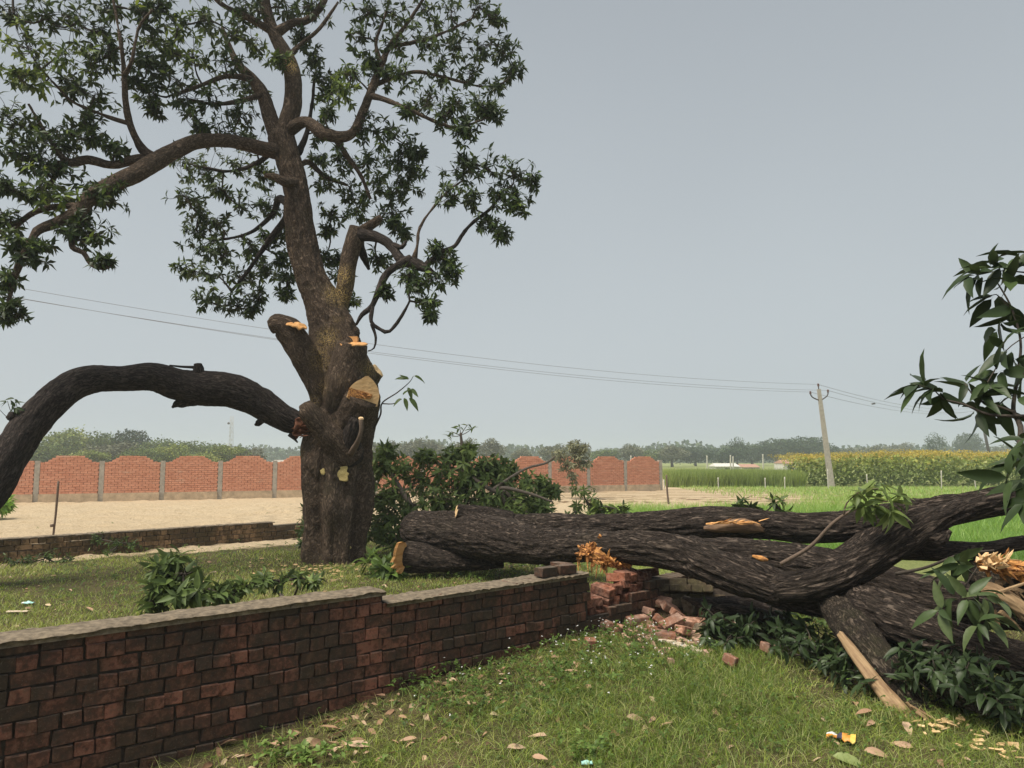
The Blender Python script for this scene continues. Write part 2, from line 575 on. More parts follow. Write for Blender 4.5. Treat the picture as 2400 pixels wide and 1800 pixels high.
M['brick_wall_far'] = far_brick()
M['mortar'] = flat('old_mortar', (0.045, 0.034, 0.026), 0.95, 0.4, 40)
M['mortar_far'] = flat('boundary_mortar', (0.58, 0.36, 0.25), 0.95, 0.25, 20)
M['cap'] = flat('weathered_capping', (0.17, 0.135, 0.095), 0.9, 0.5, 22, 0.9, 0.012)
M['concrete'] = flat('grey_concrete', (0.38, 0.35, 0.3), 0.9, 0.2, 8)
M['plinth'] = flat('plinth_mortar', (0.5, 0.39, 0.27), 0.9, 0.25, 5)
M['iron'] = flat('rusty_iron', (0.08, 0.07, 0.065), 0.6, 0.3, 30)
M['ceramic'] = flat('insulator_ceramic', (0.12, 0.06, 0.05), 0.3, 0.1, 30, 0)
M['wire'] = flat('cable', (0.2, 0.2, 0.21), 0.5, 0.1, 30, 0)
M['stick'] = flat('grey_stick', (0.14, 0.10, 0.075), 0.85, 0.3, 60)
M['twig'] = flat('twig_bark', (0.06, 0.048, 0.038), 0.85, 0.3, 60)
M['twig_light'] = flat('light_twig_bark', (0.19, 0.15, 0.12), 0.8, 0.3, 60)
M['white_post'] = flat('pale_post', (0.48, 0.46, 0.40), 0.8, 0.15, 10)
M['roof'] = flat('red_roof', (0.42, 0.24, 0.18), 0.9, 0.2, 2)
M['house'] = flat('white_house_wall', (0.62, 0.6, 0.55), 0.9, 0.1, 2)
M['dark_open'] = flat('dark_opening', (0.04, 0.04, 0.045), 0.9, 0.1, 2)


def ground_mat():
    m, nt, ns, ls, b = nm('ground_soil')
    ge = ns.new('ShaderNodeNewGeometry')
    P = ge.outputs['Position']
    sx = ns.new('ShaderNodeSeparateXYZ'); ls.new(P, sx.inputs[0])
    n1 = noise(ns, ls, P, 3.0, 5, 0.65)
    n2 = noise(ns, ls, P, 28, 4, 0.7)
    n3 = noise(ns, ls, P, 0.7, 3, 0.6)
    near = mixc(ns, ls, mrange(ns, ls, n1, 0.35, 0.65), (0.075, 0.085, 0.025), (0.17, 0.125, 0.07))
    near = mixc(ns, ls, mrange(ns, ls, n2, 0.35, 0.7, 0, 0.7), near, (0.045, 0.04, 0.018))
    n8 = noise(ns, ls, mapv(ns, ls, P, (1, 1.6, 1)), 5.5, 5, 0.75)
    sand = mixc(ns, ls, mrange(ns, ls, n2, 0.3, 0.7), (0.44, 0.34, 0.22), (0.68, 0.545, 0.37))
    sand = mixc(ns, ls, mrange(ns, ls, n8, 0.54, 0.66, 0, 0.6), sand, (0.36, 0.25, 0.14))
    sand = mixc(ns, ls, mrange(ns, ls, n3, 0.45, 0.75, 0, 0.35), sand, (0.5, 0.36, 0.2))
    geo = N(ns, 'ShaderNodeAttribute', attribute_name='zone')
    zv = ns.new('ShaderNodeSeparateXYZ'); ls.new(geo.outputs['Vector'], zv.inputs[0])
    # zone.x: sand, zone.y: green, zone.z: furrows (brown)
    nn = N(ns, 'ShaderNodeMath', operation='ADD'); ls.new(zv.outputs['X'], nn.inputs[0]); ls.new(mrange(ns, ls, n1, 0.3, 0.7, -0.35, 0.35), nn.inputs[1]); 
    c = mixc(ns, ls, mrange(ns, ls, nn.outputs[0], 0.35, 0.65), near, sand)
    c = mixc(ns, ls, zv.outputs['Z'], c, (0.19, 0.125, 0.07))
    c = mixc(ns, ls, zv.outputs['Y'], c, mixc(ns, ls, mrange(ns, ls, n2, 0.3, 0.7), (0.14, 0.18, 0.05), (0.34, 0.36, 0.14)))
    ls.new(c, b.inputs['Base Color'])
    b.inputs['Roughness'].default_value = 0.95
    b.inputs['Specular IOR Level'].default_value = 0.15
    n5 = noise(ns, ls, P, 7, 6, 0.75)
    bump(ns, ls, n5, 1.0, 0.10, b)
    return m


M['ground'] = ground_mat()

# ------------------------------------------------------------------ the ground
def far_edge(x):      # line of the crop's front edge
    return 41.0


def zones(x, y):
    n = (x - W0[0]) * WN[0] + (y - W0[1]) * WN[1]
    # sandy field starts at the low wall; its line in plan
    low = (x + 7.6) * (-0.66) + (y - 10.9) * 0.75       # distance beyond the low wall
    wob = fbm(np.stack([x, y, 0 * x], -1) * 0.35, 2, 8)
    sand = sstep(-0.9, 0.4, low + wob * 0.5) * (x < 30)
    right = sstep(-0.2, 0.8, x - 0.098 * y + wob * 0.5)
    green = right * (1 - sstep(23, 27, y + wob * 3)) * sstep(8, 10, y) * 0.95
    green = np.maximum(green, sstep(40, 42, y) * sstep(12, 16, x))
    green = np.maximum(green, sstep(10, 14, x + wob * 3) * sstep(24, 30, y) * 0.7)
    green = np.maximum(green, sstep(70, 90, y))
    sand = np.where(x > 1, np.maximum(sand, sstep(12, 14, y)), sand)
    furrow = (np.sin(y * 2 * math.pi / 1.55 + wob * 2 + x * 0.05) > 0.1) * sstep(26, 28, y) * (1 - sstep(39.5, 41, y)) * sstep(0, 2, x)
    return np.stack([sand, green, furrow * 1.0], -1)


def make_ground():
    def axis(segs):
        out = []
        for a, b, s in segs: out.append(np.arange(a, b, s))
        return np.concatenate(out + [[segs[-1][1]]])
    xs = axis([(-900, -60, 60), (-60, -20, 2.0), (-20, -8, 0.25), (-8, 9, 0.07), (9, 26, 0.3), (26, 60, 2.0), (60, 900, 60)])
    ys = axis([(-30, 1, 1.5), (1, 9, 0.07), (9, 26, 0.12), (26, 46, 0.25), (46, 90, 3), (90, 1500, 60)])
    X, Y = np.meshgrid(xs, ys)
    Z = gz(X, Y)
    Zn = zones(X, Y)
    P = np.stack([X, Y, 0 * X], -1)
    clod = fbm(P * 3.2, 3, 21) * 0.09 * np.clip(Zn[..., 0] - Zn[..., 1], 0, 1) * (1 - sstep(26, 34, Y))
    Z = Z + clod
    Z = Z + np.where(Zn[..., 2] > 0.1, -0.05, 0)
    Z = np.where(Y > 80, -0.12, Z)
    V = np.stack([X, Y, Z], -1).reshape(-1, 3)
    ny, nx = X.shape
    i = np.arange(ny - 1)[:, None] * nx; j = np.arange(nx - 1)[None, :]
    Fc = np.stack([i + j, i + j + 1, i + nx + j + 1, i + nx + j], -1).reshape(-1, 4)
    o = link('ground', mesh('ground', V, Fc, M['ground'], True, {'zone': Zn.reshape(-1, 3)}))
    tag(o, 'grassy and sandy ground reaching the horizon', kind='structure')


make_ground()

# ------------------------------------------------------------------ bricks
def brick_mesh(name, L, D, H, mat, jit=0.009, chip=0.0035, seed=0):
    r = random.Random(seed)
    bm = bmesh.new()
    bmesh.ops.create_cube(bm, size=1.0)
    for v in bm.verts:
        v.co = Vector((v.co.x * (L + r.uniform(-jit, jit)), v.co.y * (D + r.uniform(-jit, jit) * 0.6), v.co.z * (H + r.uniform(-jit, jit) * 0.6)))
    bmesh.ops.bevel(bm, geom=bm.edges[:], offset=chip, segments=1, affect='EDGES')
    for v in bm.verts:
        v.co += Vector((r.uniform(-1, 1), r.uniform(-1, 1), r.uniform(-1, 1))) * 0.0034
    me = bpy.data.meshes.new(name)
    bm.to_mesh(me); bm.free()
    me.materials.append(mat)
    return me


class BrickPool:
    def __init__(s, mat, L=0.224, D=0.107, H=0.0745, tag_=''):
        s.st = [brick_mesh('brick_stretcher' + tag_, L, D, H, mat, seed=i) for i in range(5)]
        s.hd = [brick_mesh('brick_header' + tag_, D, 0.22, H, mat, seed=20 + i) for i in range(5)]

    def pick(s, header):
        return random.choice(s.hd if header else s.st)


def place(me, loc, rot, parent=None, name='brick', scale=(1, 1, 1)):
    o = bpy.data.objects.new(name, me)
    COL.objects.link(o)
    o.location = loc
    o.rotation_euler = rot
    o.scale = scale
    if parent is not None:
        o.parent = parent
        o.matrix_parent_inverse = parent_inv(parent)
    return o


def join_as(name, items, mat, parent):
    """items: (mesh, loc, rot) joined into one mesh"""
    mb = MB()
    for me, loc, rot in items:
        m = Matrix.LocRotScale(Vector(loc), __import__('mathutils').Euler(rot), None)
        V = np.array([(m @ v.co)[:] for v in me.vertices])
        mb.add(V, [list(p.vertices) for p in me.polygons])
    o = mb.build(name, mat, parent, False)
    o['kind'] = 'stuff'
    return o


CH = 0.0835      # one course with its joint
WANG = math.atan2(WE[1], WE[0])


def wall_pt(s, n, z):
    p = W0 + WE * s + WN * n
    return (p[0], p[1], z)


def main_wall():
    root = empty('brick_wall', wall_pt(2.3, 0.1, 0.0), WANG)
    tag(root, 'low dark mossy brick wall with pale top, broken open at its far end', 'wall')
    pool = BrickPool(M['brick'], 0.197, 0.094, 0.073)
    top = 0.672
    items = []
    for k in range(0, 11):
        zc = top - CH * (k + 0.5)
        header = (k % 2 == 1)
        unit = 0.104 if header else 0.208
        off = 0.058 * (k // 2 % 2) + random.uniform(-0.02, 0.02)
        s = -1.0 + off
        while s < 6.6:
            s0, s1 = s, s + unit
            c = (s0 + s1) / 2
            s = s1
            if k == 0 and c > 2.33: continue
            if k == 1 and c > 4.45: continue
            if c > 4.45:
                lim = 2 + (k < 2)
                if k < 3: continue
                if k == 3 and not (c > 5.35): continue
                if k == 4 and not (c > 5.1): continue
                if k == 5 and c < 4.75: continue
            z = zc - (0.0 if c < 2.33 else 0.004) + random.uniform(-0.004, 0.004)
            if z + 0.05 < float(gz(*wall_pt(c, -0.15, 0)[:2])) - 0.02: continue
            n = (0.11 if header else 0.0525) + random.uniform(-0.004, 0.006)
            items.append((c, pool.pick(header), wall_pt(c, n, z), (random.gauss(0, 0.02), random.gauss(0, 0.018), WANG + random.gauss(0, 0.02))))
    def score(it):
        x, y, z = it[2]
        d = math.hypot(x, y)
        v = 1 / d
        if abs(x / y) > 0.72: v *= 0.2
        # below the frame
        if (EYE - z) / y > 0.44: v *= 0.3
        return -v
    items.sort(key=score)
    for c, me, loc, rot in items[:300]:
        place(me, loc, rot, root)
    if items[300:]:
        join_as('more_bricks', [it[1:] for it in items[300:]], M['brick'], root)
    # mortar core and the hidden rear face
    mb = MB()
    R = np.array([[WE[0], WN[0], 0], [WE[1], WN[1], 0], [0, 0, 1]])
    def core(s0, s1, z0, z1, n0=0.022, n1=0.225):
        mb.box(wall_pt((s0 + s1) / 2, (n0 + n1) / 2, (z0 + z1) / 2), (s1 - s0, n1 - n0, z1 - z0), R)
    core(-1.0, 2.33, -0.5, top - 0.012)
    core(2.33, 4.45, -0.5, top - CH - 0.012)
    core(4.45, 6.6, -0.5, top - CH * 6 + 0.02, 0.014, 0.22)
    mb.build('mortar', M['mortar'], root, False)
    # raw broken bricks where the log struck: rear half of the wall stands in steps
    rp = BrickPool(M['brick_inside'], tag_='_raw')
    for k, (a, b_) in {2: (5.0, 5.5), 3: (4.75, 5.35), 4: (4.5, 5.1), 5: (4.5, 4.8)}.items():
        s = a
        while s < b_:
            w = random.uniform(0.09, 0.13)
            place(rp.pick(True), wall_pt(s + w / 2, 0.165 + random.uniform(-0.03, 0.02), top - CH * (k + 0.5) + random.uniform(-0.01, 0.01)),
                  (random.gauss(0, 0.16), random.gauss(0, 0.16), WANG + random.gauss(0, 0.25)), root)
            s += w
    # weathered mortar capping, one strip on each level
    def cap(s0, s1, z, n0=-0.020, n1=0.25, name='capping'):
        ns_, nn = int((s1 - s0) / 0.02), 12
        S, Q = np.meshgrid(np.linspace(s0, s1, ns_), np.linspace(n0, n1, nn), indexing='ij')
        Pn = np.stack([S, Q, 0 * S], -1)
        edge = np.minimum(Q - n0, n1 - Q)
        h = 0.008 + fbm(Pn * 9, 3, 31) * 0.007 + fbm(Pn * [40, 40, 1], 2, 33) * 0.005 - 0.010 * (1 - sstep(0, 0.03, edge + fbm(Pn * 14, 2, 40) * 0.012))
        joint = (np.abs(((S / 0.078) % 1) - 0.5) > 0.44) * (1 if s0 > 2 else 0) * 0.007
        h = h - joint
        Q2 = Q + fbm(Pn * 11, 2, 44) * 0.012 * (edge < 0.02)
        V = [wall_pt(a, b_, z + c) for a, b_, c in zip(S.ravel(), Q2.ravel(), h.ravel())]
        i = np.arange(ns_ - 1)[:, None] * nn; j = np.arange(nn - 1)[None, :]
        Fc = np.stack([i + j, i + nn + j, i + nn + j + 1, i + j + 1], -1).reshape(-1, 4)
        Fc = [list(f) for f in Fc]
        # skirt
        V = list(V); b0 = len(V)
        for a in range(ns_):
            x = S[a, 0]; V.append(wall_pt(x, n0 + 0.004, z - 0.03)); V.append(wall_pt(x, n1 - 0.004, z - 0.03))
        for a in range(ns_ - 1):
            Fc.append([a * nn, b0 + 2 * a, b0 + 2 * a + 2, (a + 1) * nn][::-1])
            Fc.append([a * nn + nn - 1, (a + 1) * nn + nn - 1, b0 + 2 * a + 3, b0 + 2 * a + 1][::-1])
        link(name, mesh(name, np.array(V), Fc, M['cap'], True), root)
    cap(-1.0, 2.335, top - 0.006)
    cap(2.345, 4.44, top - CH - 0.008)
    # loose bricks still lying on the end of the wall
    for i, (s, n, dz, rz) in enumerate([(3.98, 0.06, 0.035, 0.1), (4.2, 0.05, 0.035, -0.05), (4.28, 0.17, 0.035, 1.5)]):
        place(pool.pick(False), wall_pt(s, n, top - CH + dz + 0.01), (0.02, 0.03, WANG + rz), root)


main_wall()


def fallen_panel():
    """piece of wall at the corner, facing the camera, leaning back under the log"""
    o = pn(1628, 1425, 7.45)
    root = empty('leaning_wall_piece', (o[0], o[1], 0.0), 0)
    tag(root, 'pale moss grown piece of brick wall leaning back beneath the fallen log behind the rubble', 'wall piece')
    pool = BrickPool(brick_mat('mossy_brick', (0.06, 0.045, 0.03), (0.15, 0.10, 0.065), bias=-.1, moss=.7, mossc=(0.11, 0.10, 0.05), dust=.3), 0.17, 0.10, 0.07, tag_='_pale')
    B = pn(1620, 1455, 7.4)
    lean = 0.45
    rz = -0.12
    Rm = Matrix.Rotation(rz, 4, 'Z') @ Matrix.Rotation(-lean, 4, 'X')
    for k in range(7):
        s = -0.55 + 0.04 * (k % 2)
        while s < 0.62:
            w = 0.106 if k % 2 else 0.18
            c = s + w / 2
            s += w
            z = k * 0.078
            if z > 0.52 - 0.9 * max(0, c - 0.1) ** 1.3 * 1.6: continue
            p = Rm @ Vector((c, 0, z))
            place(pool.pick(k % 2 == 1), (B[0] + p.x, B[1] + p.y, B[2] + p.z - 0.1), (-lean + random.gauss(0, .02), random.gauss(0, .02), rz + random.gauss(0, .02)), root)
    mb = MB()
    R = np.array(Rm.to_3x3())
    p = Rm @ Vector((-0.05, 0.06, 0.17))
    mb.box((B[0] + p.x, B[1] + p.y, B[2] + p.z - 0.1), (0.98, 0.12, 0.5), R)
    mb.build('mortar', M['mortar'], root, False)


fallen_panel()


def low_wall():
    a, b_ = hit(0, 1318), hit(640, 1268)
    a2 = a + (a - b_) * 0.15
    dirv = (b_ - a)[:2]; L0 = np.linalg.norm(dirv); dirv = dirv / L0
    nv = np.array([-dirv[1], dirv[0]])
    ang = math.atan2(dirv[1], dirv[0])
    root = empty('low_brick_wall', (a[0], a[1], 0.1), ang)
    tag(root, 'knee high weathered brick wall between the left lawn and the sandy field', 'wall')
    pool = BrickPool(M['brick_low'], tag_='_dusty')
    items = []
    top = 0.42
    mb = MB()
    R = np.array([[dirv[0], nv[0], 0], [dirv[1], nv[1], 0], [0, 0, 1]])
    for k in range(4):
        header = k % 2 == 0
        unit = 0.117 if header else 0.234
        s = -0.8 + (k % 3) * 0.04
        while s < 6.4:
            c = s + unit / 2; s += unit
            p = a[:2] + dirv * c
            tp = top - 0.012 * c
            if c > 4.6 and k == 0: continue
            if 4.95 < c < 5.2 and k < 2: continue
            z = tp - CH * (k + .5)
            q = p + nv * (0.11 if header else 0.052)
            items.append((pool.pick(header), (q[0], q[1], z + random.uniform(-.004, .004)), (random.gauss(0, .015), random.gauss(0, .015), ang + random.gauss(0, .02))))
    for it in items[:290]: place(*it, root)
    if items[290:]: join_as('more_bricks', items[290:], M['brick_low'], root)
    c = a[:2] + dirv * 2.8 + nv * 0.12
    mb.box((c[0], c[1], 0.17), (7.2, 0.2, 0.27), R)
    mb.build('mortar', flat('dusty_mortar', (0.10, 0.08, 0.055), .95, .3, 30), root, False)
    mb = MB()
    c = a[:2] + dirv * 1.9 + nv * 0.12
    for i in range(60):
        s = -0.75 + i * 0.09
        p = a[:2] + dirv * s + nv * (0.115 + random.uniform(-.008, .008))
        mb.box((p[0], p[1], top - 0.012 * s + 0.003 + random.uniform(0, .008)), (0.1, 0.235, 0.016), R)
    mb.build('capping', M['cap'], root, False)


low_wall()


def boundary_wall():
    """far red wall: concrete pillars with arched brick panels between them"""
    root = empty('boundary_wall', (-8, 32, 0))
    tag(root, 'long red brick boundary wall with scalloped panels between pale pillars across the sandy field', 'wall')
    base = []
    for i in range(-5, 14):
        u = (90 + 157.9 * i) / (1 + 0.0297 * i)
        d = 27.6 * (1 + 0.0297 * i)
        p = pn(u, 1075, d)
        base.append((p[0], p[1]))
    zt = 1.62
    for i, (x, y) in enumerate(base):
        nx = base[min(i + 1, len(base) - 1)]; px = base[max(i - 1, 0)]
        ang = math.atan2(nx[1] - px[1], nx[0] - px[0])
        mb = MB()
        R = np.array([[math.cos(ang), -math.sin(ang), 0], [math.sin(ang), math.cos(ang), 0], [0, 0, 1]])
        mb.box((x, y, 0.62), (0.17, 0.2, 1.78 + random.uniform(-.02, .02)), R)
        mb.build('pillar', M['concrete'], root, False)
    bk_l, bk_h = 0.235, 0.083
    for i in range(len(base) - 1):
        a, b_ = np.array(base[i]), np.array(base[i + 1])
        v = b_ - a; L = np.linalg.norm(v); v /= L
        n = np.array([-v[1], v[0]])
        ang = math.atan2(v[1], v[0])
        R = np.array([[v[0], n[0], 0], [v[1], n[1], 0], [0, 0, 1]])
        mb = MB()
        z = 0.34; k = 0
        while z < 1.85:
            s = 0.1 - (0.117 if k % 2 else 0)
            while s < L - 0.1:
                s0, s1 = max(s, 0.09), min(s + bk_l - 0.012, L - 0.09)
                s += bk_l
                if s1 - s0 < 0.03: continue
                c = ((s0 + s1) / 2) / L
                topz = 1.44 + 0.26 * float(sstep(0.0, 0.38, min(c, 1 - c))) + random.uniform(-0.012, 0.012)
                if z > topz: continue
                p = a + v * (s0 + s1) / 2 - n * (0.05 + random.uniform(-.006, .006))
                zb, zt_ = z - (bk_h - .009) / 2, min(z + (bk_h - .009) / 2, topz + .01)
                mb.box((p[0], p[1], (zb + zt_) / 2), (s1 - s0, 0.1, zt_ - zb), R)
            z += bk_h; k += 1
        o = mb.build('brick_panel', M['brick_wall_far'], root, False); o['kind'] = 'stuff'
        mc = MB()
        for c in np.linspace(0.06, 0.94, 12):
            topz = 1.40 + 0.26 * float(sstep(0.0, 0.38, min(c, 1 - c)))
            p = a + v * L * c
            mc.box((p[0], p[1], (0.3 + topz) / 2), (L * 0.081, 0.07, topz - 0.3), R)
        mc.build('mortar', M['mortar_far'], root, False)
        mp = MB()
        p = a + v * L / 2 - n * 0.06
        mp.box((p[0], p[1], 0.07), (L - 0.175, 0.2, 0.46), R)
        mp.build('plinth', M['plinth'], root, False)


boundary_wall()

# ------------------------------------------------------------------ leaves
# a leaf along +Y, face up +Z, length 1
def leaf_tpl(w=0.26, fold=0.18, droop=0.25, hi=True, wave=0.0, twist=0.0):
    if hi:
        t = np.array([0, 0.07, 0.2, 0.4, 0.62, 0.83, 1.0]); wd = np.array([0.012, 0.02, 0.7, 1.0, 0.86, 0.45, 0.02]) * w / 2
    else:
        t = np.array([0, 0.12, 0.5, 1.0]); wd = np.array([0.01, 0.35, 1.0, 0.02]) * w / 2
    V, Fc = [], []
    for k, (a, b_) in enumerate(zip(t, wd)):
        z = -droop * a * a + wave * math.sin(a * 9)
        y = a * (1 - droop * droop * 0.4 * a)
        tw = twist * a
        for sgn in (-1, 0, 1):
            x = sgn * b_
            zz = z + abs(sgn) * b_ * fold * 2
            V.append([x * math.cos(tw), y, zz + x * math.sin(tw)])
    for k in range(len(t) - 1):
        i = 3 * k
        Fc += [[i, i + 1, i + 4, i + 3], [i + 1, i + 2, i + 5, i + 4]]
    return np.array(V), np.array(Fc)


TPL_HI = [leaf_tpl(0.31, 0.2, d, True, w, t) for d, w, t in ((0.15, 0.01, 0.1), (0.4, 0.0, -0.3), (0.65, 0.015, 0.4), (0.28, 0.02, -0.6))]
TPL_LO = [leaf_tpl(0.33, 0.15, d, False) for d in (0.1, 0.35, 0.6)]


def basis(D, Up):
    D = D / (np.linalg.norm(D, axis=1)[:, None] + 1e-9)
    X = np.cross(D, Up); X /= np.linalg.norm(X, axis=1)[:, None] + 1e-9
    Z = np.cross(X, D)
    return X, D, Z


def leaves_mesh(pos, D, Up, L, tint, tpls):
    """arrays of leaves -> V,F,tint for one mesh"""
    X, Yv, Z = basis(D, Up)
    which = RNG.integers(0, len(tpls), len(pos))
    VV, FF, TT, n = [], [], [], 0
    for k, (V, Fc) in enumerate(tpls):
        m = which == k
        if not m.any(): continue
        l = L[m][:, None, None]
        P = pos[m][:, None, :] + l * (V[None, :, 0:1] * X[m][:, None, :] + V[None, :, 1:2] * Yv[m][:, None, :] + V[None, :, 2:3] * Z[m][:, None, :])
        c = P.shape[0]; nv = V.shape[0]
        VV.append(P.reshape(-1, 3))
        FF.append((Fc[None] + (np.arange(c) * nv)[:, None, None]).reshape(-1, 4) + n)
        TT.append(np.repeat(tint[m], nv))
        n += c * nv
    return np.vstack(VV), np.vstack(FF), np.concatenate(TT)


_leafpool = {}


def leaf_obj(mat, tintv, parent, p, D, Up, L, hi=True, name='leaf'):
    k = (mat.name, int(min(0.999, max(0, tintv)) * 6), random.randrange(4 if hi else 3), hi)
    if k not in _leafpool:
        V, Fc = (TPL_HI if hi else TPL_LO)[k[2]]
        _leafpool[k] = mesh('leaf', V, Fc, mat, True, {'tint': np.full(len(V), (k[1] + 0.5) / 6)})
    X, Yv, Z = basis(D[None], Up[None])
    o = bpy.data.objects.new(name, _leafpool[k])
    COL.objects.link(o)
    m = Matrix(((X[0][0] * L, Yv[0][0] * L, Z[0][0] * L, p[0]), (X[0][1] * L, Yv[0][1] * L, Z[0][1] * L, p[1]), (X[0][2] * L, Yv[0][2] * L, Z[0][2] * L, p[2]), (0, 0, 0, 1)))
    if parent is not None:
        o.parent = parent
        o.matrix_parent_inverse = parent_inv(parent)
    o.matrix_basis = m
    return o


def whorls(cent, axis, nl=(6, 11), L=(0.12, 0.19), droop=0.35, tint_c=None, spread=(35, 100)):
    pos, D, Up, LL, T = [], [], [], [], []
    for c, a, tcv in zip(cent, axis, tint_c if tint_c is not None else np.full(len(cent), 0.45)):
        a = a / (np.linalg.norm(a) + 1e-9)
        p = np.cross(a, [0.3, 0.5, 0.81]); p /= np.linalg.norm(p); q = np.cross(a, p)
        k = RNG.integers(*nl)
        th = np.arange(k) * 2.4 + RNG.uniform(0, 6.28) + RNG.normal(0, .3, k)
        el = np.radians(RNG.uniform(spread[0], spread[1], k))
        d = a[None] * np.cos(el)[:, None] + (p[None] * np.cos(th)[:, None] + q[None] * np.sin(th)[:, None]) * np.sin(el)[:, None]
        d[:, 2] -= droop * RNG.uniform(0.3, 1.3, k)
        up = a[None] * 0.8 + np.array([0, 0, 0.6]) + RNG.normal(0, .35, (k, 3))
        l = RNG.uniform(*L, k)
        pos.append(c + a[None] * RNG.uniform(-0.35, 0.05, k)[:, None] * l[:, None]); D.append(d); Up.append(up); LL.append(l)
        T.append(np.clip(tcv + RNG.normal(0, 0.2, k), 0, 1))
    return np.vstack(pos), np.vstack(D), np.vstack(Up), np.concatenate(LL), np.concatenate(T)


def stems(mb, A, B, r0, r1):
    A, B = np.asarray(A, float), np.asarray(B, float); n = len(A)
    L = np.linalg.norm(B - A, axis=1)[:, None]
    off = RNG.normal(0, 1, (n, 3)) * L * 0.11; off[:, 2] -= L[:, 0] * 0.05
    T = (B - A) / (L + 1e-9)
    X = np.cross(T, [0.21, 0.4, 0.89]); X /= np.linalg.norm(X, axis=1)[:, None]; Y = np.cross(T, X)
    V = np.zeros((n, 4, 3, 3))
    for i, t in enumerate((0, .35, .7, 1.0)):
        c = A * (1 - t) + B * t + off * math.sin(math.pi * t)
        r = r0 * (1 - t) + r1 * t
        for k in range(3):
            a = k * 2.094
            V[:, i, k] = c + (X * math.cos(a) + Y * math.sin(a)) * r
    f = [[i * 3 + k, i * 3 + (k + 1) % 3, i * 3 + 3 + (k + 1) % 3, i * 3 + 3 + k] for i in range(3) for k in range(3)]
    Fc = (np.array(f)[None] + (np.arange(n) * 12)[:, None, None]).reshape(-1, 4)
    mb.add(V.reshape(-1, 3), Fc, bc=np.zeros((n * 12, 3)))


def stem(mb, a, b_, r0, r1, sides=5, sag=0.15, seg=4, dirt=None):
    a, b_ = np.asarray(a, float), np.asarray(b_, float)
    L = np.linalg.norm(b_ - a)
    off = RNG.normal(0, sag * L * 0.5, 3); off[2] -= sag * L * 0.25
    pts = [a, a * 0.6 + b_ * 0.4 + off * 0.8, a * 0.25 + b_ * 0.75 + off * 0.6, b_]
    V, Fc, bc = tube(pts, [r0, r0 * 0.7 + r1 * 0.3, r0 * 0.4 + r1 * 0.6, r1], sides, max(L / seg, 0.02), close=(False, True))
    mb.add(V, Fc, bc=bc)


def grow(root, blobs, skel, mat, twigmat, wh_per=9, L=(0.12, 0.19), n_obj=300, tint=None, flatten=0.8, depthk=1.6, hi_obj=True, twig_r=0.014, droop=0.35, wh_r=(0.25, 1.1), lo=True, wspread=(25, 95)):
    """blobs: rows x,y,z,R ; skel: points the twigs start from. foliage = whorls of leaves on twigs"""
    blobs = np.asarray(blobs, float)
    conn = np.asarray(skel, float)
    todo = list(range(len(blobs)))
    mb = MB()
    best = {i: None for i in todo}
    dmin = {i: (np.linalg.norm(conn - blobs[i, :3], axis=1).min(), conn[np.linalg.norm(conn - blobs[i, :3], axis=1).argmin()]) for i in todo}
    while todo:
        i = min(todo, key=lambda k: dmin[k][0])
        todo.remove(i)
        d, p = dmin[i]
        r0 = min(twig_r * (1 + d * 0.5), 0.035)
        stem(mb, p, blobs[i, :3], r0, 0.006, 6, 0.22, 6)
        for j in todo:
            dj = np.linalg.norm(blobs[i, :3] - blobs[j, :3]) * 1.05
            if dj < dmin[j][0]: dmin[j] = (dj, blobs[i, :3])
    C, A, TC = [], [], []
    for bi, (x, y, z, R) in enumerate(blobs):
        k = max(3, int(RNG.normal(wh_per, 1.5)))
        v = RNG.normal(0, 1, (k, 3)); v /= np.linalg.norm(v, axis=1)[:, None]
        v[:, 2] = v[:, 2] * flatten
        v[:, 1] *= depthk
        rr = RNG.uniform(wh_r[0], wh_r[1], k)[:, None] * R
        c = np.array([x, y, z]) + v * rr
        ax = v + np.array([0, 0, 0.35]) + RNG.normal(0, .3, (k, 3))
        C.append(c); A.append(ax)
        tb = (tint[bi] if tint is not None else 0.42)
        TC.append(np.full(k, tb) + RNG.normal(0, .07, k))
        stems(mb, blobs[bi, :3] + RNG.normal(0, R * .15, (k, 3)), c, 0.0055, 0.003)
    C, A, TC = np.vstack(C), np.vstack(A), np.concatenate(TC)
    pos, D, Up, LL, T = whorls(C, A, L=L, tint_c=TC, droop=droop, spread=wspread)
    size = LL / (np.linalg.norm(pos - [0, 0, EYE], axis=1))
    inframe = (pos[:, 1] > 0.5) & (np.abs(pos[:, 0] / pos[:, 1]) < 0.66)
    order = np.argsort(-size * inframe)
    io, ij = order[:n_obj], order[n_obj:]
    for i in io:
        leaf_obj(mat, T[i], root, pos[i], D[i], Up[i], LL[i], hi_obj)
    if len(ij):
        V, Fc, tt = leaves_mesh(pos[ij], D[ij], Up[ij], LL[ij], T[ij], TPL_LO if lo else TPL_HI)
        o = link('foliage', mesh('foliage', V, Fc, mat, True, {'tint': tt}), root)
        o['kind'] = 'stuff'
    o = mb.build('twigs', twigmat, root)
    o['kind'] = 'stuff'


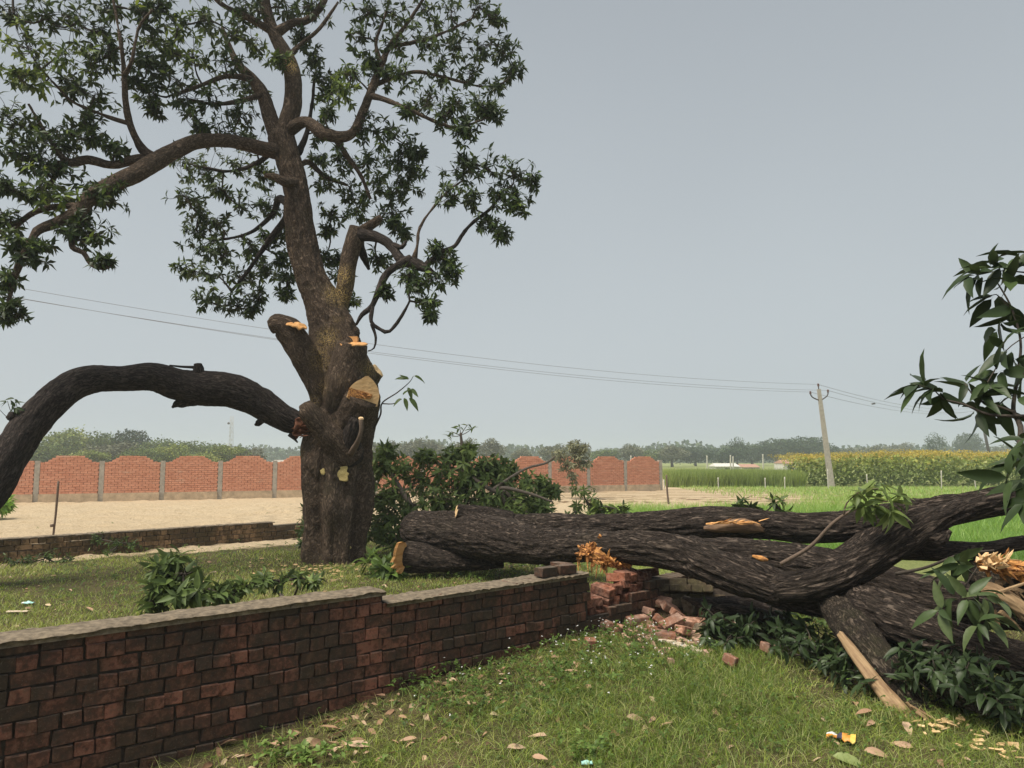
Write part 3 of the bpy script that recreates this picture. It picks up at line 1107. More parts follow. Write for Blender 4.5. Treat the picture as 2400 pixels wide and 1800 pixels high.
# ------------------------------------------------------------------ cut faces and splinters
def cut_face(parent, c, nrm, r, mat, name='cut_face', up=(0, 0, 1), asp=1.0, rag=0.06, dome=0.01, seed=0, skew=None, thick=0.02):
    n = np.asarray(nrm, float); n /= np.linalg.norm(n)
    x = np.cross(up, n); x /= np.linalg.norm(x); y = np.cross(n, x)
    ns_, nr = 40, 7
    V, bc = [], []
    for i in range(nr + 1):
        for j in range(ns_):
            a = 2 * math.pi * j / ns_
            w = 1 + rag * float(vnoise(np.array([math.cos(a) * 2.2, math.sin(a) * 2.2, seed * 3.1]), seed)) * 2
            rr = r * w * (i / nr if i <= nr else 1)
            px, py = rr * math.cos(a) * asp, rr * math.sin(a)
            h = dome * float(vnoise(np.array([px * 18, py * 18, seed]), seed + 2))
            V.append(c + x * px + y * py + n * (h + (0 if i < nr else -thick * 0))); bc.append([px, py, 0])
    b0 = len(V)
    for j in range(ns_):
        V.append(V[nr * ns_ + j] - n * thick); bc.append(bc[nr * ns_ + j])
    Fc = []
    for i in range(nr + 1):
        for j in range(ns_):
            j2 = (j + 1) % ns_
            Fc.append([i * ns_ + j, (i + 1) * ns_ + j, (i + 1) * ns_ + j2, i * ns_ + j2])
    return link(name, mesh(name, np.array(V), Fc, mat, True, {'bc': np.array(bc)}), parent)


def shards(parent, c, d, n, spread, L, W, mat, name='splinters', seed=0, fan=0.35):
    r = np.random.default_rng(seed + 100)
    d = np.asarray(d, float); d /= np.linalg.norm(d)
    mb = MB()
    for i in range(n):
        p = np.asarray(c) + r.normal(0, 1, 3) * np.asarray(spread)
        dd = d + r.normal(0, fan, 3); dd /= np.linalg.norm(dd)
        x = np.cross(dd, r.normal(0, 1, 3)); x /= np.linalg.norm(x); y = np.cross(dd, x)
        l = r.uniform(*L); w = r.uniform(*W)
        k = r.normal(0, l * 0.12, 3)
        V = [p - x * w, p + y * w * .5, p + x * w, p - y * w * .5]
        V += [q + dd * l * 0.6 + k for q in (p - x * w * .8, p + y * w * .4, p + x * w * .8, p - y * w * .4)]
        V += [p + dd * l + k * 1.5]
        V = np.array(V)
        Fc = [[0, 1, 5, 4], [1, 2, 6, 5], [2, 3, 7, 6], [3, 0, 4, 7], [4, 5, 8], [5, 6, 8], [6, 7, 8], [7, 4, 8], [3, 2, 1, 0]]
        b3 = r.uniform(0, 1, 3)
        bc = np.stack([(V - p) @ x, (V - p) @ y, (V - p) @ dd], -1) + b3
        mb.add(V, Fc, bc=bc)
    o = mb.build(name, mat, parent, False)
    return o


# ------------------------------------------------------------------ the standing tree
DT = 11.2
tree = empty('mango_tree', tuple(pd(722, 1218, DT)))
tag(tree, 'tall lopped mango tree with sawn limb stubs and a dark crown on the lawn', 'tree')
DUST = [(735, 640, 40), (745, 600, 35), (705, 790, 38), (715, 840, 35), (700, 770, 35), (760, 760, 25), (735, 700, 22), (740, 930, 30), (700, 920, 25), (755, 910, 25), (670, 985, 24), (695, 1020, 22), (725, 1020, 18),
        (790, 800, 30), (760, 830, 35), (630, 150, 30), (690, 870, 28), (720, 740, 40), (650, 990, 18), (740, 1190, 16), (605, 700, 20)]
DUSTP = [(pd(u, v, DT), rad(r, DT)) for u, v, r in DUST]


def dust_of(V):
    d = np.zeros(len(V))
    for p, r in DUSTP:
        q = V - p; q[:, 1] *= 0.35
        d = np.maximum(d, 1 - sstep(r * 0.1, r * 1.05, np.linalg.norm(q, axis=1)))
    return d


SKEL = []


def limb(spec, name='limb', nseg=24, step=0.05, lump=0.12, bark=0.010, mat=None, parent=None, shape=None, skel=True, close=(True, True), seed=None, furrow=(18, 5)):
    d0 = DT
    pts, rs = [], []
    for row in spec:
        u, v, r = row[:3]
        d = row[3] if len(row) > 3 else DT
        pts.append(pd(u, v, d)); rs.append(rad(r, d))
    seed = random.randrange(1000) if seed is None else seed
    V, Fc, bc = tube(pts, rs, nseg, step, lump, bark, close, seed, shape, furrow)
    du = dust_of(V) if mat in (None, M['bark']) else np.zeros(len(V))
    o = link(name, mesh(name, V, Fc, mat or M['bark'], True, {'bc': bc, 'dust': du}), parent or tree)
    if skel:
        C, _ = spline(pts, rs, 0.12)
        SKEL.extend(C[len(C) // 4:].tolist())
    return o


def trunk_shape(a, t):
    # buttress folds near the ground, fading upward
    k = (1 - sstep(0.05, 0.5, t))
    f = 0.13 * np.cos(a * 5 + 0.8 + t * 3) + 0.10 * np.cos(a * 9 + 2.0 - t * 4) + 0.05 * np.cos(a * 3 + 1)
    groove = -0.26 * np.exp(-((np.mod(a - 4.2 + t * 0.5, 2 * math.pi) - 1.0) / 0.09) ** 2) - 0.2 * np.exp(-((np.mod(a - 4.2, 2 * math.pi) - 1.9) / 0.07) ** 2)
    return 1 + (f + groove) * k + 0.04 * np.cos(a * 4 + t * 30)


SKEL_SAVE = len(SKEL)
limb([(716, 1245, 74), (718, 1205, 66), (722, 1150, 63), (725, 1085, 70), (727, 1010, 72), (732, 950, 67), (750, 885, 62), (748, 820, 62), (733, 765, 56), (722, 720, 49), (708, 680, 43), (690, 640, 38), (672, 598, 34), (655, 540, 32), (646, 480, 29.5), (637, 400, 28), (622, 345, 27), (608, 300, 29), (604, 285, 22)],
     'trunk', 112, 0.02, 0.13, 0.026, shape=trunk_shape, skel=False, close=(True, True), seed=3, furrow=(16, 5))
limb([(606, 320, 22), (618, 280, 21), (631, 235, 20), (634, 190, 19), (628, 145, 18), (612, 110, 16), (590, 70, 14), (575, 20, 13), (560, -60, 11), (552, -150, 7)])
limb([(606, 330, 18), (594, 285, 17), (582, 250, 16.5), (568, 205, 15), (545, 170, 12), (515, 140, 9), (497, 105, 6), (480, 60, 4)])
limb([(606, 328, 20, 11.2), (570, 322, 16, 11.0), (520, 309, 15, 10.8), (470, 303, 15, 10.5), (425, 306, 16, 10.3), (380, 325, 17, 10.1), (335, 350, 19, 9.9), (290, 376, 20, 9.7), (240, 400, 18, 9.5), (192, 430, 17, 9.3), (165, 462, 16, 9.2), (120, 482, 11, 9.1), (80, 500, 9, 9), (60, 540, 9, 8.9), (40, 575, 8, 8.8), (26, 612, 6, 8.8), (18, 655, 4, 8.7), (5, 690, 3, 8.6)], nseg=28)
limb([(350, 345, 12, 10), (300, 343, 10, 9.9), (245, 356, 9.5, 9.8), (190, 345, 10, 9.7), (155, 352, 9, 9.6), (130, 335, 6, 9.5), (100, 290, 4.5, 9.4), (62, 225, 3, 9.3)])
limb([(335, 345, 14, 9.95), (308, 322, 10, 9.9), (295, 302, 8, 9.8), (281, 270, 7.5, 9.7), (271, 220, 6.5, 9.6), (268, 160, 5, 9.5), (262, 100, 4, 9.4), (250, 30, 3, 9.4), (235, -60, 2.5, 9.4)], nseg=14)
limb([(281, 268, 5, 9.7), (232, 252, 4, 9.7), (190, 235, 3.5, 9.6), (150, 215, 3, 9.6), (90, 150, 2, 9.5)], nseg=10)
limb([(268, 165, 5, 9.5), (285, 130, 3.5, 9.4), (300, 60, 2.5, 9.4), (330, 20, 2, 9.4)], nseg=8)
limb([(175, 448, 9, 9.2), (130, 445, 6, 9.2), (72, 460, 5.5, 9.1), (30, 490, 5, 9.1), (-10, 505, 4, 9)], nseg=12)
limb([(172, 462, 15, 9.2), (160, 508, 11, 9.2), (156, 533, 6.5, 9.1), (180, 546, 5, 9.1), (196, 570, 5, 9.1), (225, 580, 4, 9), (240, 572, 2.5, 9)], nseg=12)
limb([(130, 350, 8, 9.6), (105, 400, 5, 9.5), (40, 420, 4, 9.4), (0, 400, 3, 9.4)], nseg=10)
limb([(622, 282, 16), (660, 263, 12.5, 11.0), (698, 287, 15, 10.9), (738, 296, 13, 10.9), (765, 284, 11, 10.9), (781, 250, 10, 11), (800, 200, 9, 11), (820, 150, 8, 11.1), (842, 100, 6, 11.2), (880, 50, 4, 11.2), (920, -10, 3, 11.2)])
limb([(798, 206, 8, 11), (830, 215, 5.5, 10.9), (880, 235, 5, 10.8), (940, 262, 4.2, 10.8), (985, 275, 3, 10.8), (1040, 260, 2, 10.8)], nseg=12)
limb([(812, 182, 6, 11.1), (860, 165, 4.5, 11.2), (900, 155, 4, 11.2), (960, 167, 3.2, 11.3), (1040, 187, 2.5, 11.3), (1085, 180, 2, 11.3)], nseg=10)
limb([(822, 140, 7, 11.1), (812, 90, 4, 11.1), (830, 40, 3, 11.1), (850, -30, 2, 11.1)], nseg=10)
limb([(842, 100, 5, 11.2), (900, 90, 4, 11.2), (960, 70, 3, 11.3), (1020, 40, 2, 11.3)], nseg=8)
limb([(720, 290, 9, 10.9), (745, 330, 6, 11), (780, 380, 5, 11.1), (800, 430, 3, 11.2)], nseg=10)
limb([(598, 70, 12), (630, 50, 9, 11.3), (662, 44, 9, 11.4), (690, 18, 8, 11.5), (715, -30, 6, 11.6)], nseg=16)
limb([(628, 118, 7), (650, 95, 4.5, 11.3), (690, 62, 4, 11.4), (730, 5, 3, 11.5)], nseg=8)
limb([(590, 70, 9), (540, 40, 7, 11), (480, 10, 5, 10.8), (430, -40, 4, 10.7)], nseg=12)
limb([(575, 200, 8), (530, 215, 5, 10.9), (470, 225, 4, 10.7), (410, 215, 3, 10.6)], nseg=10)
limb([(548, 172, 8), (490, 165, 5, 10.8), (420, 190, 4, 10.6), (360, 210, 2.5, 10.5)], nseg=10)
limb([(628, 455, 10, 11.3), (612, 480, 8, 11.6), (590, 508, 6.5, 11.7), (560, 550, 5, 11.8), (532, 590, 4, 11.8), (500, 630, 3, 11.8)], nseg=12, mat=M['bark_dark'])
limb([(622, 440, 9, 11.3), (603, 430, 8, 11.7), (590, 460, 6, 11.8), (560, 490, 4.5, 11.9), (520, 510, 3, 11.9), (460, 520, 2.5, 11.9)], nseg=12, mat=M['bark_dark'])
limb([(640, 395, 12, 11.1), (612, 392, 10, 10.85), (596, 382, 8, 10.8), (572, 378, 4.5, 10.8)], 'stub', nseg=16, skel=False)
limb([(632, 370, 8, 11.3), (665, 350, 6, 11.7), (700, 380, 5, 11.9), (750, 400, 3, 12)], nseg=10)
limb([(645, 330, 8, 11.3), (662, 290, 6, 11.6), (672, 240, 4, 11.7), (680, 170, 3, 11.7)], nseg=10, mat=M['bark_dark'])
limb([(600, 310, 8, 11.3), (560, 350, 6, 11.6), (500, 370, 4, 11.8), (430, 360, 3, 11.8)], nseg=10, mat=M['bark_dark'])
# the sawn limb to the right of the trunk and what hangs from it
limb([(726, 690, 13), (738, 660, 16), (746, 615, 19), (753, 565, 18.5), (766, 515, 19), (772, 492, 17)], nseg=40, step=0.03, skel=False)
limb([(762, 518, 15), (785, 497, 12), (805, 484, 10, 11.1), (822, 470, 7, 11)], nseg=20, skel=False)
limb([(768, 508, 15), (800, 509, 12, 11.1), (828, 518, 10.5, 11), (850, 538, 10, 10.9), (868, 562, 11, 10.8), (893, 568, 14, 10.8), (920, 580, 9, 10.7), (942, 592, 4, 10.6)], nseg=24, mat=M['bark_dark'])
limb([(850, 530, 7, 10.9), (868, 534, 5, 10.8), (878, 520, 2.5, 10.8)], 'stub', nseg=10, mat=M['bark_dark'], skel=False)
limb([(888, 562, 12, 10.8), (852, 577, 8, 10.7), (831, 598, 8, 10.7), (817, 630, 7.5, 10.6), (803, 662, 6, 10.6), (782, 680, 5, 10.6), (770, 702, 3, 10.6)], nseg=16, mat=M['bark_dark'])
limb([(805, 662, 5, 10.6), (802, 695, 5, 10.5), (822, 712, 4, 10.5), (842, 716, 4, 10.5), (868, 682, 3.2, 10.5), (885, 650, 2.4, 10.5)], nseg=10, mat=M['bark_dark'])
limb([(803, 700, 3.5, 10.5), (812, 730, 2.8, 10.5), (808, 752, 1.6, 10.5), (795, 758, 1, 10.5)], nseg=8, mat=M['bark_dark'], skel=False)
limb([(893, 562, 7, 10.8), (901, 535, 3.8, 10.8), (907, 492, 3, 10.9), (935, 450, 2.8, 11), (965, 415, 2.2, 11), (1000, 390, 1.8, 11)], nseg=8)
limb([(915, 578, 8, 10.7), (950, 548, 6, 10.8), (982, 532, 5, 10.9), (1000, 505, 4.2, 11), (1020, 482, 4, 11), (1060, 450, 3, 11), (1090, 410, 2, 11)], nseg=12, mat=M['bark_dark'])
limb([(772, 512, 12, 11.3), (784, 550, 9, 11.5), (797, 582, 3, 11.5)], 'stub', nseg=14, mat=M['bark_dark'], skel=False)
# sawn stubs round the head of the trunk
limb([(712, 890, 34, 11.2), (690, 838, 27, 11.0), (668, 790, 27, 10.9), (645, 745, 30, 10.8), (622, 715, 31, 10.75), (600, 702, 25, 10.7), (584, 706, 15, 10.7)], 'stub', nseg=64, step=0.022, lump=0.2, bark=0.014, skel=False)
limb([(742, 880, 46, 11.1), (746, 830, 44, 10.9), (754, 780, 38, 10.85), (761, 742, 33, 10.8)], 'stub', nseg=64, step=0.022, lump=0.08, bark=0.016, skel=False, close=(True, 'flat'))
limb([(752, 940, 50, 11.2), (768, 890, 44, 10.95), (783, 862, 39, 10.75), (788, 852, 35, 10.68)], 'stub', nseg=64, step=0.022, lump=0.06, bark=0.014, skel=False, close=(True, 'flat'))
limb([(775, 850, 26, 11.3), (797, 820, 22, 11.3), (814, 802, 17, 11.3)], 'stub', nseg=32, step=0.03, skel=False, close=(True, 'flat'))
limb([(735, 745, 30, 11.2), (757, 722, 21, 11.15), (768, 712, 13, 11.1)], 'stub', nseg=32, step=0.03, skel=False)
limb([(752, 985, 40, 10.95), (722, 950, 27, 10.75), (690, 912, 24, 10.6), (668, 888, 22, 10.5), (658, 873, 14, 10.5)], 'stub', nseg=56, step=0.022, lump=0.26, bark=0.014, skel=False)
limb([(748, 985, 32, 10.95), (755, 950, 22, 10.75), (762, 922, 19, 10.65), (766, 905, 12, 10.6)], 'stub', nseg=32, step=0.03, lump=0.3, bark=0.02, mat=M['bark_dark'], skel=False)
limb([(758, 980, 7, 10.65), (772, 955, 5.5, 10.5), (780, 930, 5, 10.45), (780, 904, 5, 10.45)], 'stub', nseg=14, mat=M['stick'], skel=False, close=(True, 'flat'))
limb([(684, 1050, 22, 10.95), (684, 1005, 30, 10.9), (694, 965, 24, 10.95)], 'burl', nseg=56, step=0.025, lump=0.25, bark=0.03, skel=False)
def planed_face(parent, px, pc, nrm, mat, name, thick=0.03, off=0.0):
    # a flat sawn face in its own plane, its outline surveyed point by point
    n = np.array(nrm, float); n /= np.linalg.norm(n); pc = np.array(pc) + n * off
    P = []
    for u, v in px:
        r = ray(u, v); o_ = np.array([0, 0, EYE]); P.append(o_ + r * (n @ (pc - o_)) / (n @ r))
    c = np.mean(P, axis=0); k = len(P)
    V = [c]; 
    for f in (0.35, 0.7, 1.0): V += [c + (p - c) * f + n * 0.004 * float(vnoise(p * 30 + f)) for p in P]
    V += [p - n * thick for p in P]
    Fc = [[0, 1 + (i + 1) % k, 1 + i] for i in range(k)]
    for q in range(3): Fc += [[1 + q * k + i, 1 + q * k + (i + 1) % k, 1 + (q + 1) * k + (i + 1) % k, 1 + (q + 1) * k + i] for i in range(k)]
    V = np.array(V)
    return link(name, mesh(name, V, Fc, mat, False, {'bc': (V - c)[:, [2, 0, 1]]}), parent)


FC = pn(852, 918, 10.60)
planed_face(tree, [(812, 931), (818, 915), (822, 906), (830, 898), (837, 893), (849, 887), (856, 882), (863, 881), (869, 886), (875, 892), (882, 902), (886, 910), (889, 920), (889, 932), (886, 943), (884, 953), (870, 953), (853, 950), (838, 945), (824, 939)], FC, (0.3, -0.9, -0.05), M['cut_tan'], 'cut_face')
planed_face(tree, [(818, 908), (835, 913), (855, 919), (873, 925), (872, 931), (868, 936), (850, 934), (832, 933), (815, 931)], FC, (0.3, -0.9, -0.05), M['torn'], 'torn_notch', 0.01, 0.008)
shards(tree, pn(845, 924, 10.585), (1, 0.35, -0.2), 26, (0.06, 0.008, 0.02), (0.03, 0.08), (0.006, 0.014), M['torn'], 'torn_patch', 2, 0.25)
cut_face(tree, pd(761, 741, 10.8), (0.05, -0.25, 1), rad(33, 10.8), M['cut_orange'], seed=2)
mbp = MB(); mbp.box(pd(754, 735, 10.95), (0.26, 0.1, 0.1), None, bc=np.random.default_rng(1).uniform(0, 1, (8, 3))); mbp.build('cut_step', M['cut_orange'], tree, False)
cut_face(tree, pd(817, 800, 11.3), (0.8, -0.2, 0.6), rad(17, 11.3), M['cut'], seed=3)
cut_face(tree, pd(641, 702, 10.55), (0.35, -0.4, 0.9), rad(16, 10.6), M['cut_orange'], seed=4, asp=1.5, dome=0.02)
cut_face(tree, pd(780, 903, 10.44), (0.2, -0.6, 0.8), rad(5.5, 10.4), M['cut'], seed=6, thick=0.01)
cut_face(tree, pd(737, 1023, 10.72), (0.0, -1, 0.1), rad(12, 10.7), wood_mat('yellow_scar_wood', (0.62, 0.5, 0.2), (0.4, 0.28, 0.1)), 'scar', seed=9, asp=1.5, rag=0.3)
cut_face(tree, pd(697, 1020, 10.70), (-0.2, -1, 0.1), rad(7, 10.7), bpy.data.materials['yellow_scar_wood'], 'scar', seed=12, asp=0.7, rag=0.3)
cut_face(tree, pd(742, 1188, 10.85), (0.0, -1, 0.25), rad(10, 10.8), bpy.data.materials['yellow_scar_wood'], 'scar', seed=14, asp=1.4, rag=0.3)

# crown: (u, v, radius) as surveyed, pushed to the depth of the limb that carries each clump
BL = """30 30 55 9.4;100 40 60 9.5;165 50 58 9.6;215 70 45 9.6;60 105 60 9.4;130 120 60 9.5;200 140 52 9.6;35 160 30 9.3;100 175 50 9.5;165 190 50 9.6;205 205 36 9.6;235 115 38 9.6
235 20 30 9.6;310 30 36 9.7;345 12 30 9.8;15 255 45 9.2;65 285 50 9.3;110 315 50 9.4;40 330 42 9.2;150 290 30 9.5;135 365 40 9.5;185 262 30 9.6;90 355 40 9.3;200 300 26 9.7;245 318 22 9.7
95 400 42 9.2;130 430 45 9.2;60 420 22 9.2;178 470 30 9.3;228 425 36 9.4;200 505 36 9.2;240 405 30 9.5;222 562 16 9;10 400 26 9;10 470 34 9;30 520 30 8.9;68 555 28 8.9;20 600 30 8.8;5 660 36 8.8;30 680 26 8.7;85 530 22 8.9;150 500 22 9.1
330 90 50 10.2;385 55 55 10.3;445 40 52 10.5;500 70 48 10.7;350 150 48 10.2;420 125 52 10.4;485 135 48 10.6;325 195 38 10.2;395 205 48 10.3;455 215 48 10.5;520 245 42 10.8;335 235 28 10.2;430 270 42 10.5;495 285 40 10.8;540 300 34 11.6;310 130 30 10;540 200 40 11.5;370 110 40 10.4;300 175 22 10
560 20 48 11;615 15 50 11.3;670 10 40 11.4;650 80 30 11.5;680 125 28 11.6;690 165 34 11.7;702 205 30 11.7;550 95 38 11.6;720 180 24 11.7;600 125 22 10.9;520 20 45 11
758 165 36 10.8;742 200 38 10.8;705 240 20 10.8;800 130 24 11;690 285 26 11.6
788 25 38 11;775 80 32 11;845 25 50 11.2;915 15 50 11.3;975 20 50 11.3;1035 15 42 11.3;1070 35 20 11.4;860 95 45 11.2;925 85 48 11.2;985 95 42 11.3;1045 100 36 11.4;1085 110 32 11.4;1108 150 22 11.4;955 145 42 11.2;1015 155 36 11.3;1075 190 28 11.3;875 165 32 11.1;825 165 24 11.2;925 215 42 10.9;985 225 44 10.9;1040 230 32 10.9;1065 245 18 10.9;1000 292 22 10.8;960 250 34 10.8;880 235 24 10.9;1010 270 26 10.8
790 280 36 11.1;845 285 38 11.2;885 318 26 11.2;740 345 42 11.3;795 345 46 11.3;855 350 42 11.3;700 395 36 11.9;755 405 46 11.8;815 405 46 11.6;880 398 34 11.6;720 465 30 12;775 455 36 11.9;845 460 36 11.6;872 500 22 11.6;895 365 22 11.5;850 420 40 11.6;905 330 14 11.4;690 340 24 11.9
1000 375 42 11;1055 365 46 11;1110 378 42 11;1148 392 20 11;970 425 32 11;1020 430 22 11;1080 430 36 11;1055 480 36 11;1120 435 28 11;1010 350 24 11;1085 505 20 11
958 560 28 10.7;940 600 42 10.7;895 620 30 10.6;925 655 26 10.6;975 585 22 10.7;830 625 16 10.6;880 595 24 10.7;945 540 22 10.8;930 680 10 10.5;820 560 26 11.4;850 480 14 11.3
735 600 24 11.9;700 555 22 12;755 650 18 11.8;620 600 22 12;615 635 18 12;710 500 18 12;730 560 20 12
400 350 42 11.8;450 370 46 11.9;510 360 46 11.9;570 375 32 11.8;400 425 34 11.7;430 465 28 11.8;520 445 42 11.9;580 450 28 11.9;440 535 42 11.8;400 580 20 11.7;480 545 42 11.9;540 530 38 12;590 515 26 12;460 595 40 11.8;520 595 42 11.9;450 650 30 11.8;500 655 36 11.9;560 640 30 12;570 580 30 12;545 668 22 12;480 410 30 11.9;470 480 30 11.9;425 500 24 11.8;610 560 22 12;625 500 20 12
60 -50 60 9.5;180 -50 60 9.6;320 -60 60 10;450 -60 60 10.6;570 -60 60 11.2;700 -70 55 11.5;850 -60 60 11.2;960 -60 55 11.3"""
blobs, tints = [], []
for row in BL.replace('\n', ';').split(';'):
    u, v, r, d = [float(x) for x in row.split()]
    p = pd(u, v, d)
    blobs.append([*p, rad(r, d)])
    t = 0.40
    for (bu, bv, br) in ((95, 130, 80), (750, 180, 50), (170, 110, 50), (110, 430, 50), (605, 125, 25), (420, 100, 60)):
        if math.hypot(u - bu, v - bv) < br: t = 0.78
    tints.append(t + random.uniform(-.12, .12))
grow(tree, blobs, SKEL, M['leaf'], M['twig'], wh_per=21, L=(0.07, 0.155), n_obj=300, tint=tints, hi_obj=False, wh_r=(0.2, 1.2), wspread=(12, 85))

# leafy sucker on the right of the trunk
sk = MB()
pts = [pd(808, 925, 11), pd(822, 895, 10.9), pd(826, 870, 10.85), pd(858, 848, 10.8), pd(884, 826, 10.75), pd(893, 812, 10.7)]
V, Fc, bc = tube(pts, [0.016, 0.013, 0.011, 0.009, 0.006, 0.004], 7, 0.03); sk.add(V, Fc, bc=bc)
V, Fc, bc = tube([pd(826, 872, 10.85), pd(850, 872, 10.8), pd(868, 862, 10.75)], [0.009, 0.007, 0.004], 6, 0.03); sk.add(V, Fc, bc=bc)
sk.build('shoot', M['twig'], tree)
for (u, v, du, dv, L) in ((886, 818, -28, -4, .2), (884, 822, -14, -10, .15), (893, 812, 14, 2, .17), (880, 835, 8, 14, .19), (888, 838, 10, 12, .16), (868, 860, -8, 6, .15), (872, 858, 6, 12, .19), (882, 858, 16, 14, .22), (870, 855, 4, -8, .14)):
    leaf_obj(M['leaf_pile'], 0.2, tree, pd(u, v, 10.75), np.array([du, -6.0, -dv]), np.array([0.1, -0.8, 0.5]) + RNG.normal(0, .25, 3), L * 1.15)

# ------------------------------------------------------------------ the arched torn branch on the left
arch = empty('torn_branch', tuple(pd(0, 1100, 9.0)))
tag(arch, 'thick dark torn branch arching down to the left above the sandy field', 'branch')
limb([(655, 918, 24, 10.9), (615, 902, 28, 10.8), (560, 868, 33, 10.7), (505, 845, 35, 10.55), (440, 838, 37, 10.4), (385, 830, 33, 10.25), (330, 815, 30, 10.1), (262, 817, 28, 9.9), (200, 820, 30, 9.7), (150, 838, 32, 9.5), (100, 880, 33, 9.3), (60, 925, 35, 9.15), (20, 985, 38, 9.0), (-20, 1050, 42, 8.9), (-80, 1130, 46, 8.8), (-130, 1330, 50, 8.7)],
     'bark_body', 72, 0.024, 0.12, 0.014, M['bark_dark'], arch, skel=False, seed=8)
limb([(425, 825, 20, 10.35), (428, 800, 11, 10.3), (427, 786, 8, 10.3)], 'knot', 20, 0.02, 0.3, 0.02, M['bark_dark'], arch, skel=False)
limb([(427, 794, 4, 10.3), (410, 793, 3, 10.28), (390, 792, 2.5, 10.25), (366, 789, 1.5, 10.2)], 'twig', 7, 0.04, 0.1, 0, M['bark_dark'], arch, skel=False)
limb([(420, 858, 20, 10.35), (395, 868, 11, 10.3), (380, 873, 7, 10.3), (371, 880, 2, 10.3)], 'knot', 20, 0.02, 0.3, 0.02, M['bark_dark'], arch, skel=False)
limb([(575, 895, 16, 10.7), (560, 912, 8, 10.7), (550, 917, 3, 10.7)], 'knot', 16, 0.02, 0.3, 0.02, M['bark_dark'], arch, skel=False)
limb([(50, 925, 20, 9.1), (30, 903, 12, 9.05), (20, 898, 10, 9.0)], 'knot', 16, 0.02, 0.3, 0.02, M['bark_dark'], arch, skel=False)
red = wood_mat('red_torn_heartwood', (0.26, 0.10, 0.05), (0.10, 0.035, 0.02), (60, 60, 6))
cut_face(arch, pd(648, 925, 10.72), (0.7, -0.6, -0.45), rad(22, 10.8), red, 'torn_end', asp=0.75, rag=0.2, dome=0.05, seed=21)
shards(arch, pd(640, 930, 10.75), (0.8, -0.3, 0.35), 40, (0.04, 0.03, 0.05), (0.08, 0.24), (0.008, 0.02), red, 'splinters', 4, 0.2)
limb([(625, 938, 5, 10.75), (636, 948, 3, 10.75), (643, 956, 1.5, 10.75)], 'splinter', 7, 0.04, 0.1, 0, M['bark_dark'], arch, skel=False)
pts = [pd(22, 900, 9.0), pd(10, 885, 9), pd(-10, 870, 9)]
mb = MB()
for q in ([pd(30, 912, 9.05), pd(38, 888, 9.02), pd(32, 862, 9.0)], [pd(30, 905, 9.05), pd(22, 885, 9.02), pd(16, 866, 9.0)], [pd(40, 912, 9.05), pd(20, 905, 9.02), pd(-6, 880, 9.0)]):
    V, Fc, bc = tube(q, [0.006, 0.004, 0.003], 5, 0.03); mb.add(V, Fc, bc=bc)
mb.build('shoot', M['twig'], arch)
for k in range(16):
    u, v = random.choice([(32, 862), (30, 872), (16, 868), (34, 880)])
    leaf_obj(M['leaf'], 0.45, arch, pd(u, v, 9.0), np.array([RNG.normal(0, 1), -0.3, RNG.normal(-.1, .6)]), np.array([0, -0.7, 0.6]), RNG.uniform(.08, .13))

# ------------------------------------------------------------------ fallen logs (native survey)
def nlimb(spec, name, parent, mat, nseg=64, step=0.022, lump=0.12, bark=0.016, close=(True, True), seed=None, shape=None, furrow=(22, 4.2)):
    pts = [pn(u, v, d) for u, v, r, d in spec]
    rs = [r / F * d for u, v, r, d in spec]
    V, Fc, bc = tube(pts, rs, nseg, step, lump, bark, close, random.randrange(900) if seed is None else seed, shape, furrow)
    return link(name, mesh(name, V, Fc, mat, True, {'bc': bc, 'dust': np.zeros(len(V))}), parent)


logA = empty('fallen_tree', tuple(hit(1850, 1500)))
tag(logA, 'biggest fallen trunk lying across the broken brick wall, with an orange gash', 'fallen trunk')
nlimb([(964, 1237, 27, 10.28), (974, 1240, 40, 10.2), (1000, 1244, 43, 10.05), (1090, 1253, 50, 9.6), (1180, 1264, 50, 9.05), (1280, 1280, 40, 8.45), (1380, 1280, 34, 7.9), (1538, 1287, 39, 7.25), (1625, 1306, 41, 6.95), (1700, 1336, 42, 6.68), (1770, 1362, 42, 6.5), (1850, 1388, 40, 6.35), (1930, 1408, 38, 6.2), (2010, 1420, 34, 6.1)],
      'bark_body', logA, M['log'], 112, 0.018, 0.09, 0.022, seed=5)
nlimb([(1364, 1282, 7, 7.78), (1385, 1288, 20, 7.72), (1412, 1298, 28, 7.64), (1445, 1312, 20, 7.58), (1480, 1322, 7, 7.5)], 'torn_wood', logA, M['torn'], 56, 0.012, 0.7, 0.03, seed=77, furrow=(40, 25))
nlimb([(1822, 1380, 30, 6.28), (1850, 1377, 35, 6.2), (1890, 1374, 35, 6.1), (1950, 1358, 35, 6.0), (2010, 1330, 35, 5.95), (2070, 1296, 34, 5.9), (2130, 1258, 33, 5.87), (2180, 1228, 29, 5.85), (2239, 1201, 25, 5.85), (2300, 1180, 22, 5.87), (2370, 1165, 21, 5.9), (2600, 1120, 20, 6.2)], 'limb', logA, M['log'], 88, 0.018, 0.10, 0.016, seed=55)
shards(logA, pn(1408, 1300, 7.62), (0.45, -0.5, 0.1), 240, (0.10, 0.02, 0.055), (0.03, 0.08), (0.014, 0.034), M['torn'], 'torn_wood', 6, 0.9)
shards(logA, pn(1395, 1320, 7.56), (0.05, -0.1, -1), 12, (0.12, 0.02, 0.02), (0.08, 0.17), (0.006, 0.012), M['torn'], 'splinters', 7, 0.2)
shards(logA, pn(1438, 1318, 7.5), (0.9, -0.1, -.15), 90, (0.07, 0.02, 0.025), (0.04, 0.09), (0.01, 0.022), M['torn'], 'torn_wood', 17, 0.6)
nlimb([(1765, 1303, 3, 6.4), (1785, 1309, 6, 6.32), (1800, 1313, 2, 6.28)], 'torn_strip', logA, M['torn'], 8, 0.02, 0.2, 0.004)
